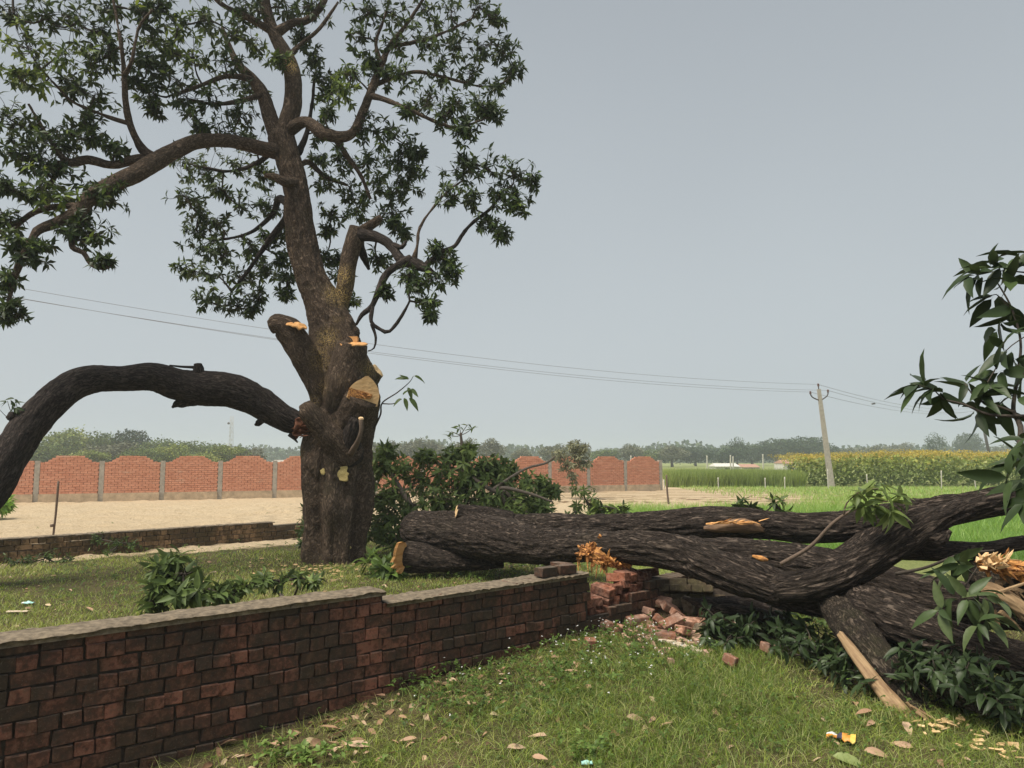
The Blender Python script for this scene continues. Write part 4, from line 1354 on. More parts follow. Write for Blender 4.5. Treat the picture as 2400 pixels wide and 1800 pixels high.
# limb leaving the trunk to the right, lower
nlimb([(2110, 1285, 26, 5.98), (2180, 1290, 22, 5.98), (2250, 1290, 20, 5.98), (2320, 1284, 18, 6.0), (2400, 1272, 16, 6.05), (2520, 1260, 18, 6.1)], 'side_limb', logA, M['log'], 40, 0.03, 0.12, 0.012)
nlimb([(2150, 1250, 28, 5.87), (2180, 1262, 20, 5.82), (2205, 1258, 15, 5.8), (2224, 1243, 6, 5.8)], 'stub', logA, M['log'], 28, 0.02, 0.35, 0.02)

logB = empty('fallen_tree', tuple(hit(1700, 1360)))
tag(logB, 'rearmost fallen trunk behind the biggest one with a pale torn strip on its side', 'fallen trunk')
nlimb([(1110, 1246, 40, 9.9), (1180, 1243, 38, 9.75), (1290, 1238, 32, 9.4), (1400, 1238, 31, 9.1), (1520, 1234, 33, 8.8), (1656, 1227, 35, 8.5), (1740, 1227, 35, 8.35), (1800, 1229, 31, 8.25), (1904, 1238, 34, 8.05), (2034, 1228, 36, 7.8), (2128, 1209, 38, 7.6), (2290, 1184, 33, 7.3), (2400, 1165, 32, 7.1), (2560, 1140, 32, 6.9)],
      'bark_body', logB, M['log'], 96, 0.02, 0.12, 0.022, seed=12)
nlimb([(1190, 1235, 36, 9.7), (1150, 1220, 30, 9.65), (1110, 1207, 23, 9.6), (1070, 1199, 17, 9.55)], 'stub', logB, M['log'], 48, 0.02, 0.12, 0.016, close=(True, 'flat'))
cut_face(logB, pn(1069, 1199, 9.55), (-0.9, -0.25, 0.2), 15 / F * 9.5, M['cut'], seed=31, asp=0.9)
nlimb([(1650, 1238, 6, 8.25), (1690, 1236, 13, 8.22), (1745, 1232, 15, 8.2), (1800, 1244, 6, 8.15)], 'torn_strip', logB, wood_mat('brown_torn_wood', (0.24, 0.14, 0.07), (0.08, 0.045, 0.028), (50, 50, 6)), 28, 0.02, 0.35, 0.014)
shards(logB, pn(1708, 1225, 8.1), (1, -0.05, 0.06), 34, (0.11, 0.01, 0.008), (0.06, 0.13), (0.007, 0.013), M['cut_orange'], 'splinters', 8, 0.08)
nlimb([(2050, 1245, 30, 7.75), (2000, 1290, 26, 7.7), (1950, 1310, 20, 7.6)], 'side_limb', logB, M['log'], 36, 0.03, 0.2, 0.014)

logC = empty('fallen_tree', tuple(hit(1900, 1430)))
tag(logC, 'half hidden fallen trunk wedged between the rearmost and the biggest trunk', 'fallen trunk')
nlimb([(1560, 1280, 24, 8.1), (1640, 1290, 32, 7.9), (1740, 1303, 38, 7.7), (1850, 1315, 42, 7.5), (1960, 1335, 44, 7.3), (2060, 1368, 46, 7.0), (2160, 1398, 48, 6.7), (2260, 1412, 48, 6.5), (2400, 1432, 46, 6.4), (2520, 1450, 44, 6.3)],
      'bark_body', logC, M['log'], 96, 0.02, 0.1, 0.02, seed=15)

logD = empty('fallen_log', tuple(hit(2300, 1640)))
tag(logD, 'thick dark log running off to the right in front of the other trunks', 'log')
nlimb([(1900, 1372, 26, 6.5), (1985, 1402, 38, 6.1), (2060, 1437, 50, 5.68), (2150, 1474, 50, 5.35), (2280, 1516, 42, 5.05), (2400, 1550, 38, 4.85), (2600, 1620, 38, 4.6)],
      'bark_body', logD, M['log'], 104, 0.018, 0.1, 0.02, seed=17)

logE = empty('split_limb', tuple(hit(2160, 1700)))
tag(logE, 'split limb propped on the grass with pale wood bared along its left side', 'limb')
nlimb([(1905, 1365, 26, 6.5), (1955, 1420, 36, 6.05), (2015, 1492, 42, 5.5), (2068, 1556, 38, 5.2), (2110, 1610, 33, 5.0), (2150, 1664, 25, 4.85), (2172, 1696, 14, 4.76)],
      'bark_body', logE, M['log_moss'], 72, 0.018, 0.12, 0.016, seed=19)


def strip(spec, name, parent, mat, wpx, seed=0):
    """a split board with thickness following the limb"""
    C, W = spline([pn(u, v, d) for u, v, w, d in spec], [w / F * d for u, v, w, d in spec], 0.02)
    T, U, B = frames(C)
    V, Fc, bc = [], [], []
    side = np.array([0.75, 0.1, 0.55]); nseg = 7
    s = 0
    for i, (c, w, t) in enumerate(zip(C, W, T)):
        if i: s += np.linalg.norm(C[i] - C[i - 1])
        x = side - t * side.dot(t); x /= np.linalg.norm(x); y = np.cross(t, x)
        if y[1] > 0: y = -y
        for k in range(nseg):
            q = (k / (nseg - 1) - 0.5) * 2
            e = 0.006 * float(vnoise(np.array([q * 5, s * 3, seed]), seed)) + 0.004 * float(vnoise(np.array([q * 14, s * 8, seed]), seed))
            V.append(c + x * q * w + y * (0.014 * (1 - q * q) + e)); bc.append([q * w, e, s])
        for k in (1, 0):
            V.append(c + x * (k * 2 - 1) * w - y * 0.05); bc.append([(k * 2 - 1) * w, 0.05, s])
    m = nseg + 2
    for i in range(len(C) - 1):
        for k in range(m):
            k2 = (k + 1) % m
            Fc.append([i * m + k, i * m + k2, (i + 1) * m + k2, (i + 1) * m + k])
    Fc.append(list(range(m))[::-1]); Fc.append([(len(C) - 1) * m + k for k in range(m)])
    return link(name, mesh(name, np.array(V), Fc, mat, True, {'bc': np.array(bc)}), parent)


strip([(1968, 1484, 8, 5.42), (1998, 1525, 12, 5.25), (2050, 1594, 15, 5.02), (2096, 1650, 19, 4.84), (2134, 1696, 20, 4.7)], 'bared_wood', logE, M['torn_pale'], 10, 3)
shards(logE, pn(2140, 1680, 4.68), (0.5, -0.35, -0.9), 34, (0.06, 0.03, 0.04), (0.08, 0.22), (0.006, 0.016), M['torn_pale'], 'splinters', 9, 0.15)

ls_ = empty('broken_limb', tuple(hit(1780, 1470)))
tag(ls_, 'short dark broken limb lying in the weeds under the elbow of the biggest fallen trunk', 'limb')
nlimb([(1660, 1432, 5, 7.0), (1700, 1428, 14, 6.9), (1760, 1436, 15, 6.75), (1830, 1455, 13, 6.55), (1890, 1476, 7, 6.4)], 'bark_body', ls_, M['log'], 32, 0.02, 0.35, 0.012)
nlimb([(1600, 1400, 5, 7.1), (1660, 1418, 17, 7.1), (1720, 1420, 20, 7.0), (1790, 1428, 18, 6.9), (1850, 1440, 9, 6.8)], 'side_limb', ls_, M['bark_dark'], 32, 0.02, 0.4, 0.012)

logS = empty('sawn_log', tuple(hit(960, 1345)))
tag(logS, 'short sawn log with a bright orange cut end lying left of the fallen trunks', 'log')
nlimb([(953, 1307, 35, 9.66), (985, 1309, 33, 9.62), (1040, 1315, 25, 9.55), (1110, 1322, 14, 9.5), (1180, 1324, 7, 9.5)], 'bark_body', logS, M['log'], 64, 0.02, 0.12, 0.014, close=('flat', True), seed=22)


def ragged_face(parent, u, v, d):
    # the sawn end with torn fingers at its lower left, traced at its own place and given thickness
    out = [(945, 1272), (950, 1290), (950, 1308), (945, 1318), (942, 1330), (938, 1340), (934, 1345), (928, 1340), (935, 1330), (930, 1326), (921, 1333), (915, 1330), (924, 1322), (925, 1318), (914, 1318), (921, 1305), (922, 1295), (925, 1284), (930, 1272), (938, 1270)]
    P = [pn(a, b_, 9.36 + (a - 930) * 0.008) for a, b_ in out]
    n = np.array([-0.75, -0.65, 0.05])
    c = np.mean(P, axis=0)
    V = [c - 0 * n] + P + [p - n * 0.04 for p in P]
    k = len(P)
    Fc = [[0, 1 + (i + 1) % k, 1 + i] for i in range(k)] + [[1 + i, 1 + (i + 1) % k, 1 + k + (i + 1) % k, 1 + k + i] for i in range(k)]
    V = np.array(V)
    return link('cut_face', mesh('cut_face', V, Fc, M['cut_orange'], False, {'bc': (V - c)[:, [2, 0, 1]]}), parent)


ragged_face(logS, 0, 0, 0)
cut_face(logA, pn(963, 1264, 9.98), (-0.9, -0.5, 0.0), 0.035, M['cut'], seed=41, thick=0.02)

# thin branch leaning over the trunks with a bright spray of leaves
def spray(name, label, stems, wh, mat, L, tint, twm, cat='branch', nl=(6, 10), droop=0.5, cap=300, spread=(30, 100)):
    root = empty(name, tuple(pn(*stems[0][0][:3])))
    tag(root, label, cat)
    for st in stems:
        pts = [pn(u, v, d) for u, v, d, r in st]; rs = [r for u, v, d, r in st]
        V, Fc, bc = tube(pts, rs, 9, 0.03, 0.1, 0.0)
        link('stem', mesh('stem', V, Fc, twm, True, {'bc': bc, 'dust': np.zeros(len(V))}), root)
    C, A = [], []
    for (u, v, d, ax) in wh:
        C.append(pn(u, v, d)); A.append(np.array(ax, float))
    pos, D, Up, LL, T = whorls(C, A, nl=nl, L=L, tint_c=np.full(len(C), tint), droop=droop, spread=spread)
    for i in range(min(cap, len(pos))):
        leaf_obj(mat, T[i], root, pos[i], D[i], Up[i], LL[i], True)
    if len(pos) > cap:
        V, Fc, tt = leaves_mesh(pos[cap:], D[cap:], Up[cap:], LL[cap:], T[cap:], TPL_HI)
        link('foliage', mesh('foliage', V, Fc, mat, True, {'tint': tt}), root)['kind'] = 'stuff'
    return root


spray('leaning_branch', 'thin bare stick leaning over the fallen trunks with bright green leaves at its tip',
      [[(1830, 1322, 6.1, 0.018), (1900, 1280, 6.0, 0.016), (1950, 1228, 5.9, 0.014), (1990, 1200, 5.85, 0.011), (2030, 1182, 5.8, 0.008), (2080, 1175, 5.75, 0.005)], [(1978, 1206, 5.86, 0.009), (1984, 1180, 5.85, 0.006), (2020, 1150, 5.8, 0.004), (2060, 1145, 5.75, 0.003)]],
      [(2040, 1170, 5.8, (0.5, -0.3, 0.6)), (2075, 1155, 5.75, (0.6, 0, 0.8)), (2095, 1180, 5.75, (0.7, -0.4, 0.1)), (2050, 1190, 5.75, (0, -0.6, -0.5)), (2020, 1148, 5.8, (0, 0, 1)), (2085, 1200, 5.7, (0.2, -0.5, -0.7)), (2060, 1130, 5.85, (0.2, 0, 1)), (2110, 1155, 5.8, (0.8, 0, 0.6)), (2025, 1185, 5.75, (-.4, -0.5, 0))],
      M['leaf_bright'], (0.12, 0.2), 0.35, M['stick'])

# sprays of dark leaves on the grass and about the logs
def ground_spray(label, cs, n, mat=M['leaf_near'], L=(0.075, 0.145), tint=0.3, seed=0, h=(0.03, 0.2), name='leafy_branch', twm=None, up=0.6, droop=0.45, reach=0.25):
    r = random.Random(seed)
    pts = [hit(u, v) for u, v in cs]
    root = empty(name, tuple(pts[0]))
    tag(root, label, 'cut branch')
    C, A = [], []
    path = np.array(pts)
    C0, R0 = spline(np.vstack([path]) + [0, 0, 0.05], np.linspace(0.014, 0.005, len(path)), 0.05) if len(path) > 1 else (path, None)
    V, Fc, bc = tube(path + [0, 0, 0.06], np.linspace(0.015, 0.005, len(path)), 8, 0.04)
    link('stem', mesh('stem', V, Fc, twm or M['twig'], True, {'bc': bc, 'dust': np.zeros(len(V))}), root)
    mb = MB()
    for i in range(n):
        b_ = C0[r.randrange(len(C0))]
        e = b_ + np.array([r.uniform(-1, 1) * reach, r.uniform(-1, 1) * reach, r.uniform(*h)])
        e[2] = max(e[2], float(gz(e[0], e[1])) + 0.04)
        stem(mb, b_, e, 0.005, 0.003, 5, 0.2, 3)
        C.append(e); A.append(np.array([e[0] - b_[0], e[1] - b_[1], up * 0.3]) + RNG.normal(0, .1, 3))
    mb.build('side_twigs', twm or M['twig'], root)['kind'] = 'stuff'
    pos, D, Up, LL, T = whorls(C, A, nl=(6, 10), L=L, tint_c=np.full(len(C), tint), droop=droop)
    gl = gz(pos[:, 0], pos[:, 1])
    dn = D / np.linalg.norm(D, axis=1)[:, None]
    tipz = pos[:, 2] + dn[:, 2] * LL
    D = dn.copy(); D[:, 2] = np.where(tipz < gl + 0.01, (gl + 0.01 - pos[:, 2]) / LL, D[:, 2])
    k = min(300, len(pos))
    for i in range(k): leaf_obj(mat, T[i], root, pos[i], D[i], Up[i], LL[i], True)
    if len(pos) > k:
        V, Fc, tt = leaves_mesh(pos[k:], D[k:], Up[k:], LL[k:], T[k:], TPL_HI)
        link('foliage', mesh('foliage', V, Fc, mat, True, {'tint': tt}), root)['kind'] = 'stuff'


ground_spray('dark leafy branch flung over the grass just below the rubble and the fallen trunk', [(1880, 1530), (1780, 1510), (1730, 1500), (1700, 1520)], 75, seed=1)
ground_spray('dark leafy branch on the grass under the left side of the split limb', [(2090, 1640), (1990, 1580), (1900, 1560), (1830, 1545)], 70, seed=2)
ground_spray('dark heap of leafy twigs on the ground under the thick log at the right edge', [(2180, 1640), (2260, 1680), (2340, 1700), (2420, 1720)], 90, seed=3, h=(0.03, 0.3))
ground_spray('dark leafy branch lying under the thick log just right of the split limb', [(2120, 1560), (2200, 1600), (2300, 1640)], 60, seed=4, h=(0.05, 0.35))

spray('leafy_branch', 'grey green leaves hanging in front of the torn orange wood at the right edge',
      [[(2100, 1345, 5.5, 0.014), (2170, 1330, 5.3, 0.011), (2250, 1300, 5.1, 0.009), (2330, 1290, 4.9, 0.007)], [(2240, 1440, 5.0, 0.008), (2260, 1380, 5.0, 0.006), (2290, 1330, 5, 0.004)]],
      [(2235, 1310, 5.0, (-.3, -.4, -.6)), (2255, 1325, 4.9, (.1, -.4, -.7)), (2270, 1400, 4.8, (-.2, -.5, .2)), (2310, 1400, 4.8, (.2, -.4, -.2)), (2240, 1400, 4.9, (-.6, -.2, .2)), (2330, 1450, 4.7, (.5, -.4, .2)), (2210, 1340, 5, (-.6, 0, .3)), (2290, 1460, 4.7, (-.4, -.4, .3)), (2360, 1400, 4.7, (.5, -.4, .4)), (2200, 1430, 4.9, (-.5, -.4, .1))],
      M['leaf_near'], (0.13, 0.22), 0.75, M['twig'], nl=(4, 7))

# torn orange wood at the right edge
tr = empty('torn_stump', tuple(pn(2380, 1400, 5.6)))
tag(tr, 'torn stump of orange splintered wood at the right edge behind hanging leaves', 'stump')
nlimb([(2290, 1345, 34, 6.0), (2360, 1370, 52, 5.7), (2430, 1390, 70, 5.5), (2520, 1400, 80, 5.4)], 'bark_body', tr, M['log_moss'], 48, 0.03, 0.2, 0.02)
nlimb([(2290, 1322, 8, 5.5), (2320, 1318, 17, 5.42), (2365, 1330, 20, 5.35), (2420, 1345, 22, 5.3)], 'torn_wood', tr, M['torn'], 48, 0.015, 0.7, 0.03, furrow=(30, 6))
nlimb([(2290, 1372, 8, 5.4), (2330, 1385, 14, 5.3), (2370, 1410, 15, 5.25), (2420, 1450, 16, 5.2)], 'torn_wood', tr, M['torn_pale'], 40, 0.015, 0.6, 0.02, furrow=(30, 4))
shards(tr, pn(2350, 1330, 5.35), (0.9, -0.1, -0.1), 50, (0.10, 0.04, 0.022), (0.06, 0.18), (0.012, 0.03), M['torn'], 'torn_wood', 12, 0.6)
shards(tr, pn(2350, 1400, 5.3), (0.85, -0.1, -0.45), 16, (0.08, 0.04, 0.05), (0.1, 0.28), (0.012, 0.03), M['torn_pale'], 'torn_wood', 13, 0.4)
shards(tr, pn(2320, 1318, 5.3), (0.3, -0.2, 0.4), 50, (0.04, 0.03, 0.02), (0.04, 0.09), (0.01, 0.02), M['cut'], 'splinters', 14, 0.8)

# near branch in the air at the right edge
def near_branch():
    st = [[(2500, 1180, 3.6, 0.022), (2400, 1090, 3.6, 0.018), (2392, 1000, 3.7, 0.014), (2375, 960, 3.75, 0.011), (2385, 880, 3.8, 0.008), (2392, 800, 3.85, 0.006), (2370, 720, 3.9, 0.005), (2330, 650, 3.95, 0.0035)],
          [(2400, 975, 3.7, 0.009), (2320, 972, 3.75, 0.008), (2260, 948, 3.8, 0.006), (2210, 935, 3.85, 0.0045), (2190, 915, 3.85, 0.003), (2145, 900, 3.85, 0.002)],
          [(2375, 965, 3.7, 0.008), (2340, 952, 3.75, 0.006), (2290, 935, 3.8, 0.005), (2262, 900, 3.85, 0.003)],
          [(2290, 938, 3.8, 0.005), (2330, 870, 3.8, 0.0035), (2360, 820, 3.8, 0.003), (2400, 790, 3.8, 0.003)],
          [(2420, 640, 3.9, 0.005), (2345, 635, 3.95, 0.003), (2290, 645, 4, 0.0025)],
          [(2370, 725, 3.9, 0.004), (2335, 690, 3.95, 0.003), (2310, 700, 4, 0.0025)],
          [(2400, 880, 3.7, 0.006), (2420, 760, 3.7, 0.005), (2440, 600, 3.7, 0.004)]]
    wh = [(2150, 905, 3.85, (-0.9, -0.1, 0.1)), (2160, 890, 3.85, (-0.3, -0.1, 0.7)), (2188, 912, 3.85, (-0.7, -0.1, 0.2)), (2205, 935, 3.85, (-0.2, -0.2, -0.9)), (2262, 898, 3.85, (-0.3, -0.2, 0.3)), (2290, 645, 4, (-0.8, -0.1, 0.1)), (2320, 700, 4, (-0.6, -0.1, -0.3)), (2330, 610, 4, (-0.2, 0, 0.8)),
          (2375, 640, 3.9, (0.1, -0.1, 0.4)), (2370, 740, 3.9, (-0.2, -0.1, -0.8)), (2355, 820, 3.8, (-0.7, -0.2, 0.0)), (2330, 872, 3.8, (-0.5, -0.2, -0.1)), (2395, 850, 3.8, (0.2, -0.2, -0.2)), (2300, 935, 3.8, (0.1, -.1, .6)), (2385, 930, 3.7, (-0.4, -0.2, 0.5)),
          (2400, 1030, 3.5, (-0.9, -0.2, 0.1)), (2380, 1080, 3.4, (-0.9, -0.1, -0.1)), (2420, 1130, 3.3, (-0.9, -0.2, -0.1)), (2400, 1180, 3.2, (-0.7, -0.2, -0.5)), (2430, 1060, 3.0, (-0.9, -0.2, 0.2)), (2400, 600, 3.9, (.2, -.1, .5)), (2290, 970, 3.8, (.1, -.2, -.9)), (2350, 960, 3.8, (-.1, -.2, -.8)),
          (2270, 650, 4, (-.9, -.1, -.2)), (2350, 640, 3.9, (0, -.1, -.6)), (2340, 770, 3.9, (-.3, -.1, -.8)), (2320, 900, 3.8, (-.2, -.2, .6)),
          (2370, 1120, 3.3, (-.8, -.2, .1)), (2310, 610, 4, (-.5, -.1, .6))]
    spray('overhanging_branch', 'near mango branch with large dark leaves hanging into view from the right', st, wh, M['leaf_near'], (0.13, 0.22), 0.35, M['twig'], nl=(4, 7), droop=0.3, spread=(15, 85))


near_branch()

# ------------------------------------------------------------------ heap of cut branches right of the tree
pile = empty('brush_pile', tuple(hit(1050, 1290)))
tag(pile, 'large heap of cut leafy branches between the standing tree and the fallen trunks', 'brush heap')
PB = """850 1060 55 12.3;900 1040 55 12.3;955 1022 55 12.3;1005 1012 42 12.4;1060 1050 46 12.5;1115 1065 44 12.6;1165 1080 30 12.6;830 1130 48 12;880 1130 55 12;945 1100 55 12.1;1015 1085 50 12.2;1090 1095 44 12.3;1150 1105 34 12.4
820 1005 26 12.4;835 975 22 12.6;960 1070 50 11.9;900 1090 50 11.8;820 1075 36 12.1;1050 1010 28 12.6;1100 1020 26 12.8;870 1010 36 12.5;920 1150 40 11.7;860 1170 40 11.6;1000 1120 36 12;1190 1060 22 12.8;1010 970 18 12.6;1030 1030 30 12.5;1140 1040 24 12.8
1060 1085 40 12.1;985 1055 45 12.2;840 1105 44 11.9;810 1150 30 12.1;1110 1110 30 12.1;1170 1100 24 12.2;1085 1035 26 12.7;1125 1085 40 12.4;1175 1045 18 12.9;1040 1125 34 12;1125 1125 30 12.1;1075 1010 22 12.8;975 985 24 12.6;920 985 24 12.6"""
pb, ptt = [], []
for row in PB.replace('\n', ';').split(';'):
    u, v, r, d = [float(x) for x in row.split()]
    p = pd(u, v, d)
    p[2] = max(p[2], 0.25)
    pb.append([*p, rad(r, d)]); ptt.append(random.choice([0.4, 0.5, 0.62, 0.72, 0.45]))
PS = []
for spec in ([(1200, 1180, 6, 12), (1100, 1070, 5, 12.3), (1065, 1060, 4.5, 12.2), (1000, 1020, 3.5, 12.4), (940, 1000, 3, 12.6)],
             [(1100, 1110, 5, 12.2), (1082, 1062, 4, 12.1), (1092, 1054, 4, 12), (1150, 1068, 3.2, 12), (1195, 1085, 2, 12)],
             [(960, 1180, 8, 12), (900, 1110, 7, 12), (850, 1030, 5, 12.3), (830, 985, 3, 12.5)],
             [(1010, 1170, 7, 12.2), (1005, 1040, 5, 12.5), (998, 965, 3.5, 12.6), (995, 935, 2.5, 12.6)],
             [(1060, 1060, 3.5, 12.2), (1130, 1015, 2.6, 12.5), (1180, 1000, 2.5, 12.6), (1200, 985, 2, 12.6)],
             [(880, 1190, 7, 11.8), (960, 1165, 6, 11.6), (1000, 1155, 4, 11.5)]):
    limb(spec, 'stem', 9, 0.06, 0.1, 0, M['twig_light'], pile, skel=False)
    C, _ = spline([pd(u, v, d) for u, v, r, d in spec], [1] * len(spec), 0.15)
    PS += C.tolist()
grow(pile, pb, PS, M['leaf_pile'], M['twig_light'], wh_per=21, L=(0.12, 0.19), n_obj=300, tint=ptt, hi_obj=False, flatten=0.8, depthk=1.2, droop=0.2)
# sprig standing above the heap
spr = []
for (u, v) in ((975, 932), (992, 922), (1010, 918), (1020, 925), (968, 940)):
    C = pd(u, v, 12.6)
    spr.append(C)
pos, D, Up, LL, T = whorls(spr, [np.array([0.2, -0.2, 0.6])] * len(spr), nl=(5, 8), L=(0.09, 0.14), tint_c=np.full(len(spr), 0.6))
V, Fc, tt = leaves_mesh(pos, D, Up, LL, T, TPL_HI)
link('sprig', mesh('sprig', V, Fc, M['leaf_pile'], True, {'tint': tt}), pile)['kind'] = 'stuff'
mb = MB()
for C in spr: stem(mb, pd(996, 940, 12.6), C, 0.008, 0.004)
mb.build('sprig_twigs', M['twig_light'], pile)['kind'] = 'stuff'

# smaller leafy pieces
def bush(name, label, cat, rows, mat, L, base, nwh=9, tint=0.45, n_obj=200, hi=True, twm=None, **kw):
    root = empty(name, tuple(base))
    tag(root, label, cat)
    b_ = [[*pd(u, v, d), rad(r, d)] for u, v, r, d in rows]
    sk = [list(base), [base[0], base[1], base[2] + 0.1]]
    grow(root, b_, sk, mat, twm or M['twig'], wh_per=nwh, L=L, n_obj=n_obj, tint=[tint + random.uniform(-.1, .1) for _ in b_], hi_obj=hi, **kw)
    return root


bush('broadleaf_shrub', 'dark broad leaved shrub rising behind the brick wall left of the tree', 'shrub',
     [(350, 1235, 30, 6.2), (395, 1240, 34, 6.2), (345, 1275, 36, 6.1), (400, 1280, 36, 6.1), (440, 1270, 30, 6.2), (375, 1215, 22, 6.3), (470, 1285, 22, 6.2), (330, 1300, 25, 6)], M['leaf_pile'], (0.10, 0.17), hit(430, 1520) + [0, 0.6, 0], 9, 0.3, 250)
bush('broadleaf_shrub', 'low spreading grey green shrub behind the brick wall between the dark shrub and the tree', 'shrub',
     [(530, 1265, 22, 6.7), (570, 1255, 24, 6.8), (610, 1255, 24, 6.9), (650, 1250, 20, 7), (500, 1280, 20, 6.6), (680, 1255, 16, 7)], M['leaf_pile'], (0.07, 0.13), hit(620, 1440) + [0, 0.5, 0], 8, 0.4, 200)
bush('leafy_sapling', 'slim sapling of cut mango leaves standing right of the brush heap before the red wall', 'sapling',
     [(1255, 1060, 24, 13), (1270, 1085, 26, 13), (1245, 1100, 28, 12.8), (1275, 1115, 28, 12.8), (1230, 1130, 22, 12.6)], M['leaf_pile'], (0.10, 0.16), hit(1350, 1260), 8, 0.6, 150, False)
bush('grey_bush', 'round olive bush in front of the scalloped red wall near its right end', 'bush',
     [(1215, 985, 24, 30), (1245, 985, 26, 30), (1265, 1000, 20, 30), (1225, 1005, 22, 30), (1240, 965, 20, 30), (1235, 1030, 16, 30), (1255, 970, 18, 30)], leaf_mat('olive_leaf', [(0, (0.10, 0.11, 0.055)), (.5, (0.16, 0.165, 0.09)), (.85, (0.22, 0.22, 0.12)), (1, (0.28, 0.27, 0.15))]), (0.12, 0.22), pd(1235, 1060, 30) - [0, 0, .3], 22, 0.45, 0)
bush('cut_leaf_tuft', 'dark tuft of mango leaves standing behind the rearmost trunk right of the brush heap', 'leaf tuft',
     [(1300, 1095, 16, 10.6), (1330, 1100, 16, 10.6), (1355, 1110, 14, 10.6)], M['leaf'], (0.12, 0.17), np.array([pn(1440, 1200, 10.6)[0], 10.6, 0.1]), 6, 0.6, 120)
bush('cut_leaf_tuft', 'dark tuft of mango leaves poking above the middle of the rearmost trunk', 'leaf tuft',
     [(1600, 1090, 14, 9.2), (1625, 1100, 12, 9.2), (1672, 1085, 18, 9.2), (1695, 1105, 16, 9.2)], M['leaf'], (0.10, 0.16), np.array([pn(1775, 1200, 9.2)[0], 9.2, 0.1]), 5, 0.6, 120)
bush('dock_plant', 'green broad bladed weed at the right foot of the standing tree', 'weed',
     [(800, 1215, 16, 9.9), (830, 1225, 18, 9.7), (850, 1240, 14, 9.5)], M['weed'], (0.16, 0.26), hit(890, 1350), 5, 0.55, 80, True, droop=0.1)
bush('leafy_bush', 'small dark leafy bush peeping out left of the standing trunk', 'bush',
     [(665, 1110, 18, 12.6), (658, 1140, 20, 12.4), (668, 1165, 18, 12.3)], M['leaf_pile'], (0.1, 0.16), hit(718, 1290), 7, 0.25, 80, False)
bush('wall_weed', 'sprawling weed against the low brick wall at the left', 'weed',
     [(215, 1165, 18, 12.0), (250, 1172, 20, 12.0), (285, 1175, 18, 12.1), (240, 1190, 16, 11.8)], M['weed'], (0.05, 0.09), hit(270, 1300), 10, 0.1, 0, False)
bush('wall_weed', 'dark weed patch at the left frame edge before the low brick wall', 'weed',
     [(20, 1215, 26, 10.6), (60, 1215, 26, 10.7), (100, 1205, 24, 10.9), (140, 1205, 18, 11)], M['weed'], (0.04, 0.08), hit(60, 1320), 12, 0.1, 0, False)
bush('tall_tuft', 'bright green tuft of grass at the left frame edge in the sandy field', 'grass tuft',
     [(0, 1080, 12, 20), (8, 1090, 10, 20)], M['crop'], (0.2, 0.4), pd(2, 1105, 20), 14, 0.5, 0, False)

